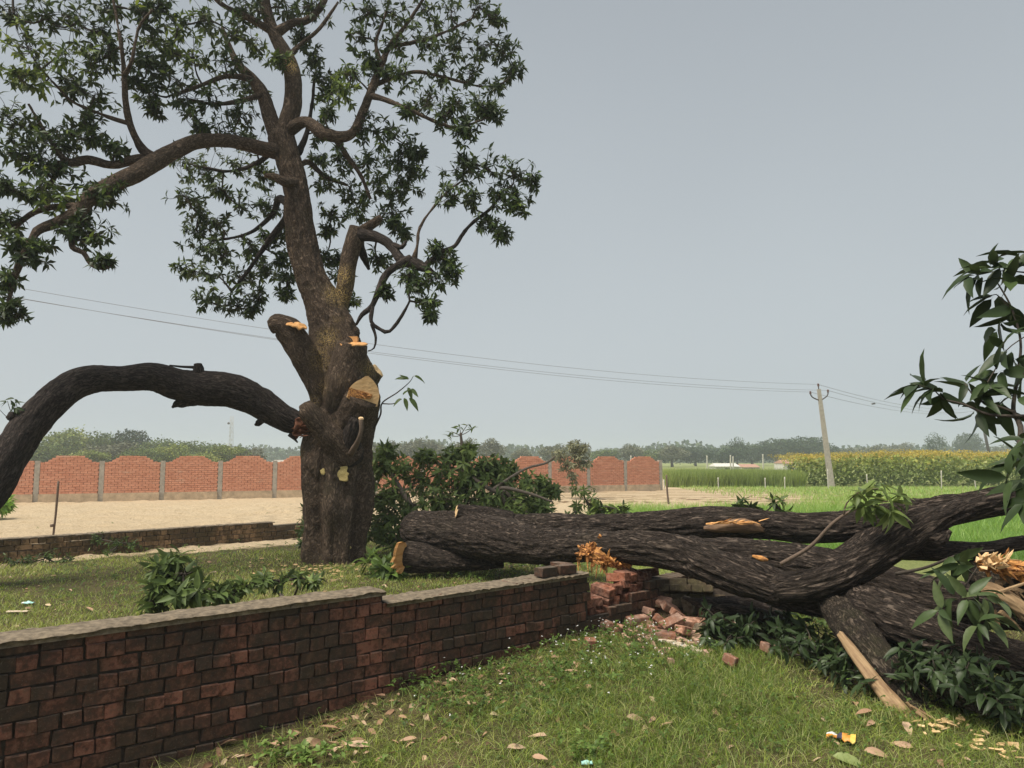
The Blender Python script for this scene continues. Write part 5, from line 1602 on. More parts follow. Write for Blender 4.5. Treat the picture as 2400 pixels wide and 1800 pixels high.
# ------------------------------------------------------------------ rubble of bricks
def rubble():
    pool = [brick_mesh('fallen_brick', 0.225 * k, 0.105, 0.072, M['brick_red'], 0.01, 0.008, seed=60 + i) for i, k in enumerate((1, 1, .55, .4, .8))]
    pale = [brick_mesh('limed_brick', 0.2 * k, 0.105, 0.072, M['cap'], 0.012, 0.01, seed=70 + i) for i, k in enumerate((1, .6))]
    rows = [  # u, v, lift, rx, ry, rz, pool, label
        (1495, 1455, .00, 0.1, 0.0, 0.5, 0, 'whole red brick lying flat at the left end of the main rubble heap'),
        (1520, 1432, .03, 0.3, 0.2, 1.2, 2, 'half brick tipped on the left shoulder of the rubble heap'),
        (1548, 1437, .07, 0.5, 0.1, -0.5, 0, 'pinkish brick tilted roof wise left of the upright brick'),
        (1572, 1446, .05, 0.4, 0.5, 0.3, 4, 'pale topped brick propped beside the upright brick'),
        (1590, 1425, .10, 1.45, 0.1, 0.3, 0, 'brick standing upright on end at the crown of the rubble heap'),
        (1615, 1445, .06, 0.2, 1.2, 0.9, 4, 'lime crusted brick leaning against the upright one'),
        (1640, 1440, .03, 0.2, 0.1, -0.4, 0, 'flat pink brick right of the lime crusted brick'),
        (1668, 1452, .02, -0.2, 0.3, 0.2, 0, 'brick lying flat at the right end of the rubble heap by the leaves'),
        (1600, 1400, .06, 0.1, 0.5, -0.8, 4, 'brick slid against the leaning wall piece behind the heap'),
        (1575, 1478, .04, 0.4, -0.3, 0.4, 0, 'dark red brick with a sharp edge at the front of the heap'),
        (1560, 1492, .00, 0.1, 0.1, -0.2, 4, 'red brick half sunk in grass at the heap foot'),
        (1602, 1487, .02, 0.0, 0.3, 0.7, 2, 'broken brick end in the middle of the heap foot'),
        (1628, 1470, .02, 0.3, 0.1, 0.1, 0, 'orange red brick lying crosswise on the right of the heap'),
        (1650, 1472, .00, -0.1, 0.2, 0.6, 4, 'whitish brick face up near the leafy branch'),
        (1435, 1470, .00, 0.1, 0.4, 0.3, 2, 'brick lump lying apart to the left of the heap in the weeds'),
        (1450, 1478, .00, 0.2, 0.1, -0.5, 3, 'small brick chip beside the lump left of the heap'),
        (1415, 1468, .00, 0.1, 0.1, 0.7, 3, 'leftmost small brick chip under the broken wall'),
        (1385, 1510, .00, 0.1, 0.1, 0.2, 3, 'lone pinkish brick chip in the grass before the wall end'),
        (1685, 1415, .02, 0.3, 0.4, 0.1, 0, 'reddish brick under the fallen trunk right of the leaning wall piece'),
        (1700, 1440, .02, -0.1, 0.4, -0.5, 4, 'grey brick under the fallen trunk at the right of the heap'),
        (1800, 1530, .02, 0.1, 0.2, 0.5, 3, 'pink brick fragment among the dark leaves below the trunk'),
        (1712, 1560, .02, 0.3, 0.2, 1.0, 3, 'small red brick fragment in the grass at the edge of the dark leaves'),
        (1545, 1462, .02, 0.7, 0.2, 1.5, 3, 'sliver of brick edge on in the heap'),
        (1588, 1462, .05, 0.1, 0.6, 0.1, 2, 'square half brick in the centre of the heap'),
        (1535, 1478, .00, 0.1, 0.3, 0.9, 2, 'cracked half brick at the front left of the heap'),
        (1655, 1425, .05, 0.5, 0.3, 0.8, 2, 'half brick resting high on the right of the heap'),
    ]
    for (u, v, dz, rx, ry, rz, k, lab) in rows:
        p = hit(u, v + 8)
        me = pool[k] if not ('lime' in lab or 'whitish' in lab) else pale[0 if k == 4 else 1]
        o = place(me, (p[0], p[1], p[2] + 0.035 + dz * 1.5), (rx, ry, rz), None, 'loose_brick')
        tag(o, lab, 'brick', 'bricks knocked out of the wall')
    # crumbs of mortar and brick nobody could count
    mb = MB(); r = np.random.default_rng(3)
    for i in range(190):
        u, v = r.normal(1580, 70), r.normal(1488, 24)
        if v < 1440 or v > 1560: continue
        p = hit(u, v)
        s = r.uniform(0.008, 0.03)
        V = r.normal(0, 1, (8, 3)); 
        h = np.array([[x, y, z] for x in (-1, 1) for y in (-1, 1) for z in (-1, 1)]) * s * r.uniform(0.5, 1.1, 3) + r.normal(0, s * .2, (8, 3))
        mb.add(h + p + [0, 0, s * .4], [[0, 1, 3, 2], [4, 6, 7, 5], [0, 4, 5, 1], [2, 3, 7, 6], [0, 2, 6, 4], [1, 5, 7, 3]])
    o = mb.build('rubble_crumbs', flat('crumbs', (0.5, 0.32, 0.24), .9, .4, 12), None, False)
    tag(o, 'crumbs of mortar and brick in the grass round the rubble heap', kind='stuff')
    mb = MB()
    for i in range(30):
        p = hit(1545 + i * 3.4, 1502 + i * 0.9 + r.normal(0, 3))
        h = np.array([[x, y, z] for x in (-1, 1) for y in (-1, 1) for z in (-1, 1)]) * np.array([.03, .02, .01]) * r.uniform(.5, 1.3, 3)
        c_, s_ = math.cos(i), math.sin(i)
        h = h @ np.array([[c_, -s_, 0], [s_, c_, 0], [0, 0, 1]])
        mb.add(h + p + [0, 0, .012], [[0, 1, 3, 2], [4, 6, 7, 5], [0, 4, 5, 1], [2, 3, 7, 6], [0, 2, 6, 4], [1, 5, 7, 3]])
    o = mb.build('mortar_flakes', flat('pale_mortar', (0.62, 0.52, 0.42), .9, .2, 20), None, False)
    tag(o, 'row of pale mortar flakes at the front edge of the rubble heap', kind='stuff')


rubble()

# ------------------------------------------------------------------ grass and weeds
def blades(pts, h, w, lean, tint, mat, name, label, seg=3, kind='stuff', curl=0.5):
    n = len(pts)
    az = RNG.uniform(0, 2 * math.pi, n)
    bend = RNG.uniform(0.1, 1.0, n) * lean
    dx, dy = np.cos(az), np.sin(az)
    px, py = -dy, dx
    faz = RNG.uniform(0, 2 * math.pi, n); px, py = np.cos(faz), np.sin(faz)
    V = np.zeros((n, 2 * seg + 1, 3))
    for k in range(seg + 1):
        t = k / seg
        c = np.stack([pts[:, 0] + dx * bend * h * t ** 1.7, pts[:, 1] + dy * bend * h * t ** 1.7, pts[:, 2] + h * t * (1 - 0.35 * bend * t) - 0.01], -1)
        ww = w * (1 - t ** 1.5)
        if k < seg:
            V[:, 2 * k, :] = c - np.stack([px * ww, py * ww, 0 * ww], -1)
            V[:, 2 * k + 1, :] = c + np.stack([px * ww, py * ww, 0 * ww], -1)
        else: V[:, 2 * k, :] = c
    nv = 2 * seg + 1
    base = (np.arange(n) * nv)[:, None]
    quads = []
    for k in range(seg - 1):
        quads.append(base + np.array([2 * k, 2 * k + 1, 2 * k + 3, 2 * k + 2]))
    q = np.vstack(quads) if quads else np.zeros((0, 4), int)
    tri = base + np.array([2 * seg - 2, 2 * seg - 1, 2 * seg])
    me = bpy.data.meshes.new(name)
    nvt = n * nv
    me.vertices.add(nvt); me.vertices.foreach_set('co', V.reshape(-1))
    loops = np.concatenate([q.ravel(), tri.ravel()])
    me.loops.add(len(loops)); me.loops.foreach_set('vertex_index', loops.astype(np.int32))
    starts = np.concatenate([np.arange(len(q)) * 4, len(q) * 4 + np.arange(len(tri)) * 3])
    me.polygons.add(len(starts)); me.polygons.foreach_set('loop_start', starts.astype(np.int32))
    me.update(calc_edges=True)
    me.polygons.foreach_set('use_smooth', np.ones(len(starts), bool))
    at = me.attributes.new('tint', 'FLOAT', 'POINT'); at.data.foreach_set('value', np.repeat(np.clip(tint, 0, 1), nv))
    me.materials.append(mat)
    me.validate()
    o = link(name, me)
    tag(o, label, kind=kind)
    return o


def wedge(n, y0, y1, pow_=1.0, xm=0.78, x0=None, x1=None):
    t = RNG.uniform(0, 1, n)
    y = y0 * (y1 / y0) ** (t ** pow_)
    x = RNG.uniform(-xm, xm, n) * y
    if x0 is not None: m = (x > x0) & (x < x1); x, y = x[m], y[m]
    return x, y


def nside(x, y):
    return (x - W0[0]) * WN[0] + (y - W0[1]) * WN[1], (x - W0[0]) * WE[0] + (y - W0[1]) * WE[1]


def lawn():
    # camera side of the wall
    x, y = wedge(330000, 2.6, 9.5)
    n, s = nside(x, y)
    P = np.stack([x, y, 0 * x], -1)
    patch = fbm(P * 1.3, 3, 51)
    bare = fbm(P * 0.9, 2, 55)
    nearwall = sstep(0.9, 0.05, -n) * (1 - sstep(3.0, 4.5, s))      # dry strip at the wall foot, left
    keep = (n < -0.02) & (RNG.uniform(0, 1, len(x)) < (0.85 + bare * 0.7) * (1 - 0.72 * nearwall * (x < 0.5)))
    x, y, patch, nearwall = x[keep], y[keep], patch[keep], nearwall[keep]
    z = gz(x, y)
    d = y
    h = RNG.uniform(0.022, 0.06, len(x)) * (1 + 2.2 * np.clip(patch, -.25, 1)) * (0.8 + 0.05 * d)
    w = np.full(len(x), 0.0011) * (0.6 + d * 0.28)
    t = 0.46 - patch * 0.5 + RNG.normal(0, 0.17, len(x)) + nearwall * 0.3
    dry = RNG.uniform(0, 1, len(x)) < 0.09 + 0.25 * nearwall
    t = np.where(dry, RNG.uniform(0.85, 1.0, len(x)), t)
    blades(np.stack([x, y, z], -1), h, w, 1.5, t, M['grass'], 'grass', 'short green and straw coloured grass on the camera side of the brick wall')
    # long straggling stolons
    x, y = wedge(26000, 2.8, 8.5)
    n, s = nside(x, y); k = n < -0.1; x, y = x[k], y[k]
    blades(np.stack([x, y, gz(x, y) + 0.01], -1), RNG.uniform(.06, .13, len(x)), np.full(len(x), .0012) * (.6 + y * .2), 2.4, RNG.uniform(.5, .98, len(x)), M['grass'], 'long_grass', 'longer curling grass stems in the near lawn', 5)
    # far side of the wall
    x, y = wedge(210000, 4.8, 14.5)
    n, s = nside(x, y)
    low = (x + 7.6) * (-0.66) + (y - 10.9) * 0.75
    P = np.stack([x, y, 0 * x], -1)
    patch = fbm(P * 0.9, 3, 61)
    dens = np.where(x < 0.5, 0.75 - 0.5 * sstep(-1.5, -0.1, low), 0.9)
    keep = (n > 0.26) & ((low < -0.05) | (x > 1)) & (RNG.uniform(0, 1, len(x)) < dens + patch * 0.5) & (np.hypot(x + 2.35 * 1, y - 11.2) > 0.42)
    x, y, patch = x[keep], y[keep], patch[keep]
    h = RNG.uniform(0.03, 0.08, len(x)) * (1 + 0.4 * patch)
    w = np.full(len(x), 0.0012) * (0.6 + y * 0.3)
    t = 0.62 + patch * 0.35 + RNG.normal(0, 0.17, len(x))
    t = np.where(RNG.uniform(0, 1, len(x)) < 0.12, RNG.uniform(.85, 1, len(x)), t)
    blades(np.stack([x, y, gz(x, y)], -1), h, w, 1.4, t, M['grass'], 'grass', 'yellow green grass round the standing tree beyond the brick wall')


lawn()


def clump(cu, cv, ru, rv, n, mat, L, name, label, flowers=0, h=(0.02, 0.1), tint=0.5):
    C = []
    for i in range(n):
        p = hit(RNG.normal(cu, ru), RNG.normal(cv, rv)); C.append(p)
    C = np.array(C)
    nn, s = nside(C[:, 0], C[:, 1]); C = C[(nn < -0.03) | (nn > 0.3)]
    C[:, 2] += RNG.uniform(*h, len(C))
    pos, D, Up, LL, T = whorls(C, RNG.normal(0, .3, (len(C), 3)) + [0, 0, 1], nl=(4, 7), L=L, tint_c=np.full(len(C), tint), droop=0.1, spread=(50, 100))
    V, Fc, tt = leaves_mesh(pos, D, Up, LL, T, [leaf_tpl(0.5, .1, .2, False), leaf_tpl(0.6, .1, .4, False)])
    o = link(name, mesh(name, V, Fc, mat, True, {'tint': tt})); tag(o, label, kind='stuff')
    if flowers:
        k = RNG.integers(0, len(C), flowers)
        cf = C[k] + RNG.normal(0, .02, (flowers, 3)) + [0, 0, 0.03]
        pos, D, Up, LL, T = whorls(cf, np.tile([0, -0.4, 1.0], (flowers, 1)), nl=(3, 5), L=(0.005, 0.009), droop=0, spread=(60, 95))
        V, Fc, tt = leaves_mesh(pos, D, Up, LL * 1.3, T, [leaf_tpl(0.8, .05, .1, False)])
        o = link('white_flowers', mesh('white_flowers', V, Fc, M['white_flower'], True, {'tint': tt})); tag(o, 'tiny white flowers dotting ' + label.split(' weeds')[0] + ' weeds', kind='stuff')


clump(1060, 1640, 75, 38, 230, M['weed'], (0.018, 0.04), 'weeds', 'small leaved green weeds by the wall foot in the near lawn', 8, h=(0.02, 0.15))
clump(1240, 1600, 80, 36, 170, M['weed'], (0.018, 0.035), 'weeds', 'low green weeds right of the wall foot patch', 5)
clump(1300, 1570, 90, 40, 190, M['weed'], (0.018, 0.04), 'weeds', 'fresh green weeds in the lawn centre', 8, h=(0.02, 0.12))
clump(1470, 1540, 100, 34, 330, M['weed'], (0.018, 0.04), 'weeds', 'flowering green weeds in front of the rubble', 75, h=(0.02, 0.15))
clump(1430, 1490, 60, 14, 160, M['weed'], (0.015, 0.035), 'weeds', 'sparse green weeds under the broken wall', 26)
clump(700, 1785, 80, 14, 60, M['weed'], (0.03, 0.05), 'weeds', 'bright green weeds at the bottom left of the lawn', 0, tint=0.8)
clump(1380, 1770, 30, 14, 40, M['weed'], (0.02, 0.045), 'weeds', 'little green weeds at the bottom edge', 0, tint=0.7)
clump(1700, 1680, 420, 70, 700, M['weed'], (0.012, 0.03), 'weeds', 'scattered tiny weeds in the right of the lawn', 0)
clump(1850, 1450, 120, 30, 420, M['weed'], (0.02, 0.05), 'weeds', 'green ground weeds under the biggest fallen trunk', 0, tint=0.4)
clump(1050, 1345, 120, 12, 260, M['weed'], (0.02, 0.05), 'weeds', 'green ground weeds beyond the wall beneath the sawn log', 20, tint=0.5)
clump(1250, 1330, 120, 14, 200, M['weed'], (0.02, 0.05), 'weeds', 'shaded green weeds beyond the wall beneath the trunks', 12, tint=0.5)
clump(400, 1330, 260, 40, 420, M['weed'], (0.02, 0.045), 'weeds', 'scattered broad weeds in the far lawn left of the tree', 0, tint=0.5)


def field_plants():
    # bright crop behind the logs
    x, y = wedge(230000, 11.5, 30)
    P = np.stack([x, y, 0 * x], -1)
    Z = zones(x, y)
    k = (Z[:, 1] > 0.25 + RNG.uniform(0, .6, len(x))) & (x > 0.3)
    x, y = x[k], y[k]
    patch = fbm(np.stack([x, y, 0 * x], -1) * 0.8, 2, 71)
    blades(np.stack([x, y, gz(x, y)], -1), RNG.uniform(.10, .34, len(x)) * (1 + patch * .5), np.full(len(x), .004) * (.5 + y * .06), .9, .42 + patch * .35 + .025 * (y - 12) + RNG.normal(0, .18, len(x)), M['crop'], 'green_crop', 'bright green young crop behind the fallen trunks')
    # weedy margin before the mustard
    n = 26000
    x = RNG.uniform(9, 34, n); y = RNG.uniform(27, 42, n)
    k = RNG.uniform(0, 1, n) < sstep(9, 20, x + (y - 27) * .5) * 0.9
    x, y = x[k], y[k]
    blades(np.stack([x, y, gz(x, y)], -1), RNG.uniform(.06, .22, len(x)), np.full(len(x), .014), .9, .85 + RNG.normal(0, .2, len(x)), M['crop'], 'field_margin', 'pale green weedy margin of the field')
    # crop stand at the end of the red wall
    n = 60000
    x = RNG.uniform(8.0, 22, n); y = 42 + RNG.exponential(5, n)
    edge = 8.6 + (y - 42) * 0.19
    k = (x > edge) & (y < 85) & (x < 16.4 + (y - 42) * .32); x, y = x[k], y[k]
    patch = fbm(np.stack([x, y, 0 * x], -1) * 0.5, 2, 81)
    blades(np.stack([x, y, 0 * x - .1], -1), (1.12 + patch * .08) * RNG.uniform(.6, 1.05, len(x)), np.full(len(x), .02), .35, .42 + patch * .3 + RNG.normal(0, .2, len(x)), leaf_mat('tall_crop', [(0, (0.12, 0.17, 0.035)), (.5, (0.24, 0.33, 0.06)), (.85, (0.38, 0.46, 0.10)), (1, (0.55, 0.55, 0.15))], .6, .3), 'tall_crop', 'tall green crop standing at the right end of the red wall')
    # mustard: dark leafy stems below, yellow flower heads above
    n = 26000
    x = RNG.uniform(16.5, 60, n); y = 43 + RNG.exponential(4, n)
    k = (x > 16.5 + (y - 43) * .3); x, y = x[k], y[k]; n = len(x)
    P = np.stack([x, y, 0 * x], -1)
    top = 1.75 + fbm(P * 0.45, 3, 91) * 0.35 + sstep(17, 27, x) * 0.25
    u = RNG.uniform(0, 1, n) ** 0.7
    c = np.stack([x, y, -0.1 + u * top * 0.92], -1)
    D = RNG.normal(0, 1, (n, 3)) + [0, 0, .3]
    V, Fc, tt = leaves_mesh(c, D, RNG.normal(0, 1, (n, 3)) + [0, -.5, .8], RNG.uniform(.14, .30, n), np.clip(.25 + u * .6 + RNG.normal(0, .15, n), 0, 1), [leaf_tpl(.6, .1, .3, False)])
    o = link('mustard_foliage', mesh('mustard_foliage', V, Fc, M['far_leaf'], True, {'tint': tt})); tag(o, 'dark leafy stems of the mustard field', kind='stuff')
    n2 = 70000
    x = RNG.uniform(16.0, 60, n2); y = 43 + RNG.exponential(9, n2); k = (x > 16 + (y - 43) * .3) & (y < 90); x, y = x[k], y[k]; n2 = len(x)
    P = np.stack([x, y, 0 * x], -1)
    top = 1.85 + fbm(P * 0.45, 3, 91) * 0.35 + sstep(17, 27, x) * 0.25
    keep = RNG.uniform(0, 1, n2) < 0.5 + fbm(P * 0.8, 2, 93) * 0.9
    c = np.stack([x, y, -0.1 + top - RNG.exponential(.17, n2)], -1)[keep]
    V, Fc, tt = leaves_mesh(c, RNG.normal(0, 1, c.shape), RNG.normal(0, 1, c.shape) + [0, -.5, .8], RNG.uniform(.05, .11, len(c)), RNG.uniform(0, 1, len(c)), [leaf_tpl(.8, .1, .2, False)])
    o = link('mustard_flowers', mesh('mustard_flowers', V, Fc, M['flower'], True, {'tint': tt})); tag(o, 'yellow flower heads over the mustard field', kind='stuff')


field_plants()

# fallen leaves one can point at
DL = [(180 + 0, 0)]
def dead_leaves():
    rows = [(560, 1745, 0, .13, .55, 'folded pinkish brown dead leaf near the wall foot at the lower left'),
            (632, 1752, 0, .16, .5, 'upright curled tan leaf with a red tip at the lower left'),
            (682, 1738, 0, .15, .35, 'brown dead leaf lying on a yellow one at the lower left'),
            (708, 1748, 0, .10, .98, 'small yellow leaf on brown litter at the lower left'),
            (722, 1762, 0, .15, .4, 'long rolled brown leaf below the yellow leaf'),
            (795, 1760, 0, .11, .7, 'pale folded leaf between the rolled brown leaf and the spiky one'),
            (815, 1722, 0, .12, .45, 'flat brown leaf near the dark soil of the wall foot'),
            (872, 1762, 0, .17, .72, 'large spiky tan leaf standing up from the lower lawn'),
            (845, 1708, 0, .11, .6, 'buff leaf lying just left of the weed patch'),
            (875, 1678, 0, .09, .85, 'pale round leaf at the left edge of the weed patch'),
            (980, 1740, 0, .10, .6, 'pinkish buff leaf in the middle of the lower lawn'),
            (1145, 1685, 0, .12, .85, 'cream folded leaf right of the weed patch'),
            (1165, 1562, 0, .08, .8, 'thin pale leaf above the cream folded leaf'),
            (1262, 1710, 0, .13, .6, 'curled pinkish leaf in the centre of the lawn'),
            (1285, 1735, 0, .12, .75, 'tan forked leaf just below the curled pinkish leaf'),
            (1185, 1765, 0, .11, .7, 'buff crumpled leaf below the centre of the lawn'),
            (1245, 1783, 0, .10, .5, 'narrow brown leaf at the bottom edge'),
            (1465, 1690, 0, .11, .8, 'pale flat leaf in open grass right of the centre'),
            (1535, 1690, 0, .08, .65, 'small tan leaf near the pale flat one'),
            (1515, 1710, 0, .09, .9, 'round cream leaf in the lower right lawn'),
            (1875, 1645, 0, .11, .15, 'orange brown leaf on the grass below the dark branch'),
            (2047, 1675, 0, .12, .35, 'curled brown leaf left of the split limb foot'),
            (2050, 1700, 0, .09, .6, 'tan leaf just below the curled brown one'),
            (2120, 1700, 0, .14, .8, 'pale curled leaf standing against the split limb foot'),
            (2020, 1770, 0, .13, .5, 'greyish brown leaf near the printed wrapper'),
            (1800, 1462, 0, .12, .1, 'rusty orange leaf in the weeds under the biggest trunk'),
            (640, 1700, 0, .10, .3, 'dark brown leaf pressed against the wall foot'),
            (510, 1760, 0, .12, .3, 'long dark stalked leaf at the wall foot'),
            (905, 1640, 0, .08, .45, 'small brown leaf at the top of the weed patch'),
            (1070, 1585, 0, .09, .3, 'reddish leaf by the wall foot above the weeds'),
            (1355, 1350 + 160, 0, .08, .5, 'tan leaf beside the lone brick chip')]
    for (u, v, _, L, t, lab) in rows:
        p = hit(u, v)
        a = RNG.uniform(0, 6.28)
        o = leaf_obj(M['dead'], t, None, p + [0, 0, 0.025], np.array([math.cos(a), math.sin(a), RNG.uniform(-.1, .25)]), np.array([RNG.normal(0, .5), RNG.normal(-.3, .4), 1.0]), L * 1.15, True, 'dead_leaf')
        o.scale = o.scale * 1.0
        o.data = o.data.copy() if False else o.data
        tag(o, lab, 'dead leaf', 'dead leaves on the lawn')
    # litter that nobody would count
    x, y = wedge(5000, 3.0, 9)
    n, s = nside(x, y)
    k = (n < -0.05) & (RNG.uniform(0, 1, len(x)) < 0.08 + 0.75 * sstep(1.2, 0.1, -n) * (x < 0.6) * (s < 4.5))
    x, y = x[k], y[k]; n = len(x)
    x2, y2 = wedge(1500, 5, 13); n2, s2 = nside(x2, y2); k2 = (n2 > .3) & (x2 < 0.5) & (RNG.uniform(0, 1, len(x2)) < .35)
    x, y = np.concatenate([x, x2[k2]]), np.concatenate([y, y2[k2]]); n = len(x)
    a = RNG.uniform(0, 6.28, n)
    V, Fc, tt = leaves_mesh(np.stack([x, y, gz(x, y) + .012], -1), np.stack([np.cos(a), np.sin(a), RNG.normal(.05, .15, n)], -1), RNG.normal(0, .35, (n, 3)) + [0, 0, 1], RNG.uniform(.05, .13, n), RNG.uniform(0, .9, n), TPL_HI)
    o = link('leaf_litter', mesh('leaf_litter', V, Fc, M['dead'], True, {'tint': tt})); tag(o, 'dry brown leaf litter along the wall foot and on the lawn', kind='stuff')
    # wood chips by the split limb and under the tree
    mb = MB(); r = np.random.default_rng(9)
    for (cu, cv, su, sv_, nn) in ((2215, 1705, 40, 10, 22), (2310, 1745, 30, 14, 12), (2370, 1770, 30, 10, 10), (770, 1335, 60, 12, 110), (640, 1335, 60, 12, 30)):
        for i in range(nn):
            p = hit(r.normal(cu, su), r.normal(cv, sv_))
            s = r.uniform(.006, .02)
            h = np.array([[x, y, z] for x in (-1, 1) for y in (-1, 1) for z in (-1, 1)]) * s * np.array([1.6, .6, .2])
            q = Matrix.Rotation(r.uniform(0, 6), 3, 'Z') @ Matrix.Rotation(r.normal(0, .5), 3, 'X')
            h = h @ np.array(q).T
            mb.add(h + p + [0, 0, .02], [[0, 1, 3, 2], [4, 6, 7, 5], [0, 4, 5, 1], [2, 3, 7, 6], [0, 2, 6, 4], [1, 5, 7, 3]], bc=h + r.uniform(0, 1, 3))
    o = mb.build('wood_chips', M['cut'], None, False); tag(o, 'pale wood chips strewn by the split limb and round the tree foot', kind='stuff')


dead_leaves()

# ------------------------------------------------------------------ litter
def crumple(name, label, u, v, w, l, mats, seed, cat, lift=0.02, rz=0.0, rough=0.35, stripes=None):
    r = np.random.default_rng(seed)
    nx, ny = 12, 9
    V = []
    for i in range(nx):
        for j in range(ny):
            x, y = (i / (nx - 1) - .5) * l, (j / (ny - 1) - .5) * w
            z = abs(float(fbm(np.array([x * 22 + seed, y * 26, 0]), 2, seed))) * w * rough + 0.5 * w * rough * math.cos(y / w * 3.1)
            V.append([x, y, z])
    V = np.array(V)
    c, s = math.cos(rz), math.sin(rz)
    V = V @ np.array([[c, s, 0], [-s, c, 0], [0, 0, 1]])
    p = hit(u, v)
    V = V + p + [0, 0, lift]
    top = len(V)
    V2 = V - [0, 0, 0.003]
    Fc, mi = [], []
    for i in range(nx - 1):
        for j in range(ny - 1):
            a = i * ny + j
            Fc.append([a, a + ny, a + ny + 1, a + 1]); mi.append((stripes(i, j) if stripes else 0))
    b_ = [[q + top for q in f[::-1]] for f in Fc]
    me = mesh(name, np.vstack([V, V2]), Fc + b_, None, True)
    for m in mats: me.materials.append(m)
    for k, p_ in enumerate(me.polygons): p_.material_index = (mi + mi)[k]
    o = link(name, me); tag(o, label, cat)
    return o


teal = flat('teal_plastic', (0.35, 0.62, 0.58), .4, .15, 30, .2)
card = flat('buff_card', (0.55, 0.45, 0.33), .8, .15, 30)
white = flat('white_film', (0.72, 0.72, 0.7), .35, .1, 40, .2)
orange = flat('orange_print', (0.65, 0.28, 0.05), .4, .1, 40, .2)
black = flat('dark_print', (0.05, 0.05, 0.08), .4, .1, 40, .2)
yellow = flat('yellow_print', (0.7, 0.5, 0.1), .4, .1, 40, .2)
palegreen = flat('pale_green_leaf', (0.35, 0.5, 0.36), .5, .2, 20, .2)
crumple('plastic_wrapper', 'crumpled pale teal plastic wrapper on the far lawn at the left edge', 66, 1418, .05, .12, [teal, white], 1, 'litter', stripes=lambda i, j: int(i < 2))
crumple('card_scrap', 'flat buff scrap of card below the teal wrapper', 42, 1438, .06, .2, [card], 2, 'litter', rough=.15)
crumple('printed_wrapper', 'torn white wrapper with orange and dark print on the grass near the bottom right', 1972, 1742, .08, .15, [white, orange, black, yellow], 3, 'litter', rz=-.5, rough=.5,
        stripes=lambda i, j: 0 if i < 4 and j > 2 else (2 if i in (4, 5) else (1 if i < 9 and j < 6 else (3 if i >= 9 else 0))))
crumple('teal_scrap', 'small teal plastic scrap at the bottom edge below the lawn centre', 1375, 1797, .04, .06, [teal], 4, 'litter')
o = leaf_obj(M['leaf_bright'], 0.9, None, hit(1945, 1785) + [0, 0, .03], np.array([1, -.55, .1]), np.array([0, -.5, 1.0]), .2, True, 'fallen_leaf')
tag(o, 'single pale green fresh leaf at the bottom edge right of centre', 'leaf')

# ------------------------------------------------------------------ posts, poles, wires
def post(name, label, cat, a, b_, r0, r1, mat, group=None, sides=8, sq=False):
    root = empty(name, tuple(a)); tag(root, label, cat, group)
    V, Fc, bc = tube([a, (np.array(a) + b_) / 2 + RNG.normal(0, r0 * .3, 3), b_], [r0, (r0 + r1) / 2, r1], 4 if sq else sides, 0.1, 0.12 if not sq else 0, 0)
    link('shaft', mesh('shaft', V, Fc, mat, not sq, {'bc': bc, 'dust': np.zeros(len(V))}), root)
    return root


a = hit(122, 1270); b_ = pn(137, 1128, a[1])
st = post('fence_stake', 'thin leaning wooden stake behind the low brick wall at the left', 'stake', a - [0, 0, .1], b_, .022, .02, M['stick'])
V, Fc, bc = tube([pn(119, 1232, a[1] - .03), pn(125, 1231, a[1] - .03)], [.03, .03], 8, .02); link('knot', mesh('knot', V, Fc, M['stick'], True, {'bc': bc}), st)
a = pn(1568, 1183, 27); post('fence_stake', 'dark crooked stake in the ploughed field in front of the tall crop', 'stake', a - [0, 0, .1], pn(1562, 1113, 27), .045, .03, M['stick'])
for (u, v0, v1, lab) in ((1684, 1119, 1144, 'pale post at the front of the tall crop, leftmost of its row'), (1794, 1120, 1144, 'pale post in front of the crop between the stake and the mustard'), (1840, 1118, 1145, 'thin pale post near the start of the mustard'),
                         (1941, 1100, 1145, 'thin post just left of the foot of the utility pole'), (2037, 1112, 1146, 'leaning pale post in front of the mustard behind the bright leaf tuft'), (2207, 1103, 1150, 'thick white post before the mustard near the right edge'), (2290, 1118, 1150, 'short tilted white post nearest the right edge'), (1557, 1124, 1143, 'short pale peg beside the end pillar of the red wall')):
    p0 = pn(u, v1, 40); post('field_post', lab, 'post', p0 - [0, 0, .3], pn(u - (6 if 'lean' in lab or 'tilt' in lab else 1), v0, 40), .034, .03, M['white_post'], 'posts along the crop edge')
for (u, v0, lab) in ((1657, 1068, 'tall white post beyond the crop, left of the white sheds'), (1712, 1067, 'tall white post in front of the white sheds'), (1718, 1070, 'white post close beside the one at the sheds'), (1788, 1065, 'tall white post right of the white sheds'), (1867, 1065, 'white post by the small red roofed hut'), (1884, 1067, 'yellowish post beside the hut at the mustard'), (1479, 1068, 'thin white post showing above the end of the red wall'), (1268, 1071, 'thin white post above the red wall by the olive bush')):
    p1 = pn(u, v0, 85); post('boundary_post', lab, 'post', (p1[0], p1[1], -.2), p1, .09, .08, M['white_post'], 'tall white posts beyond the crop')


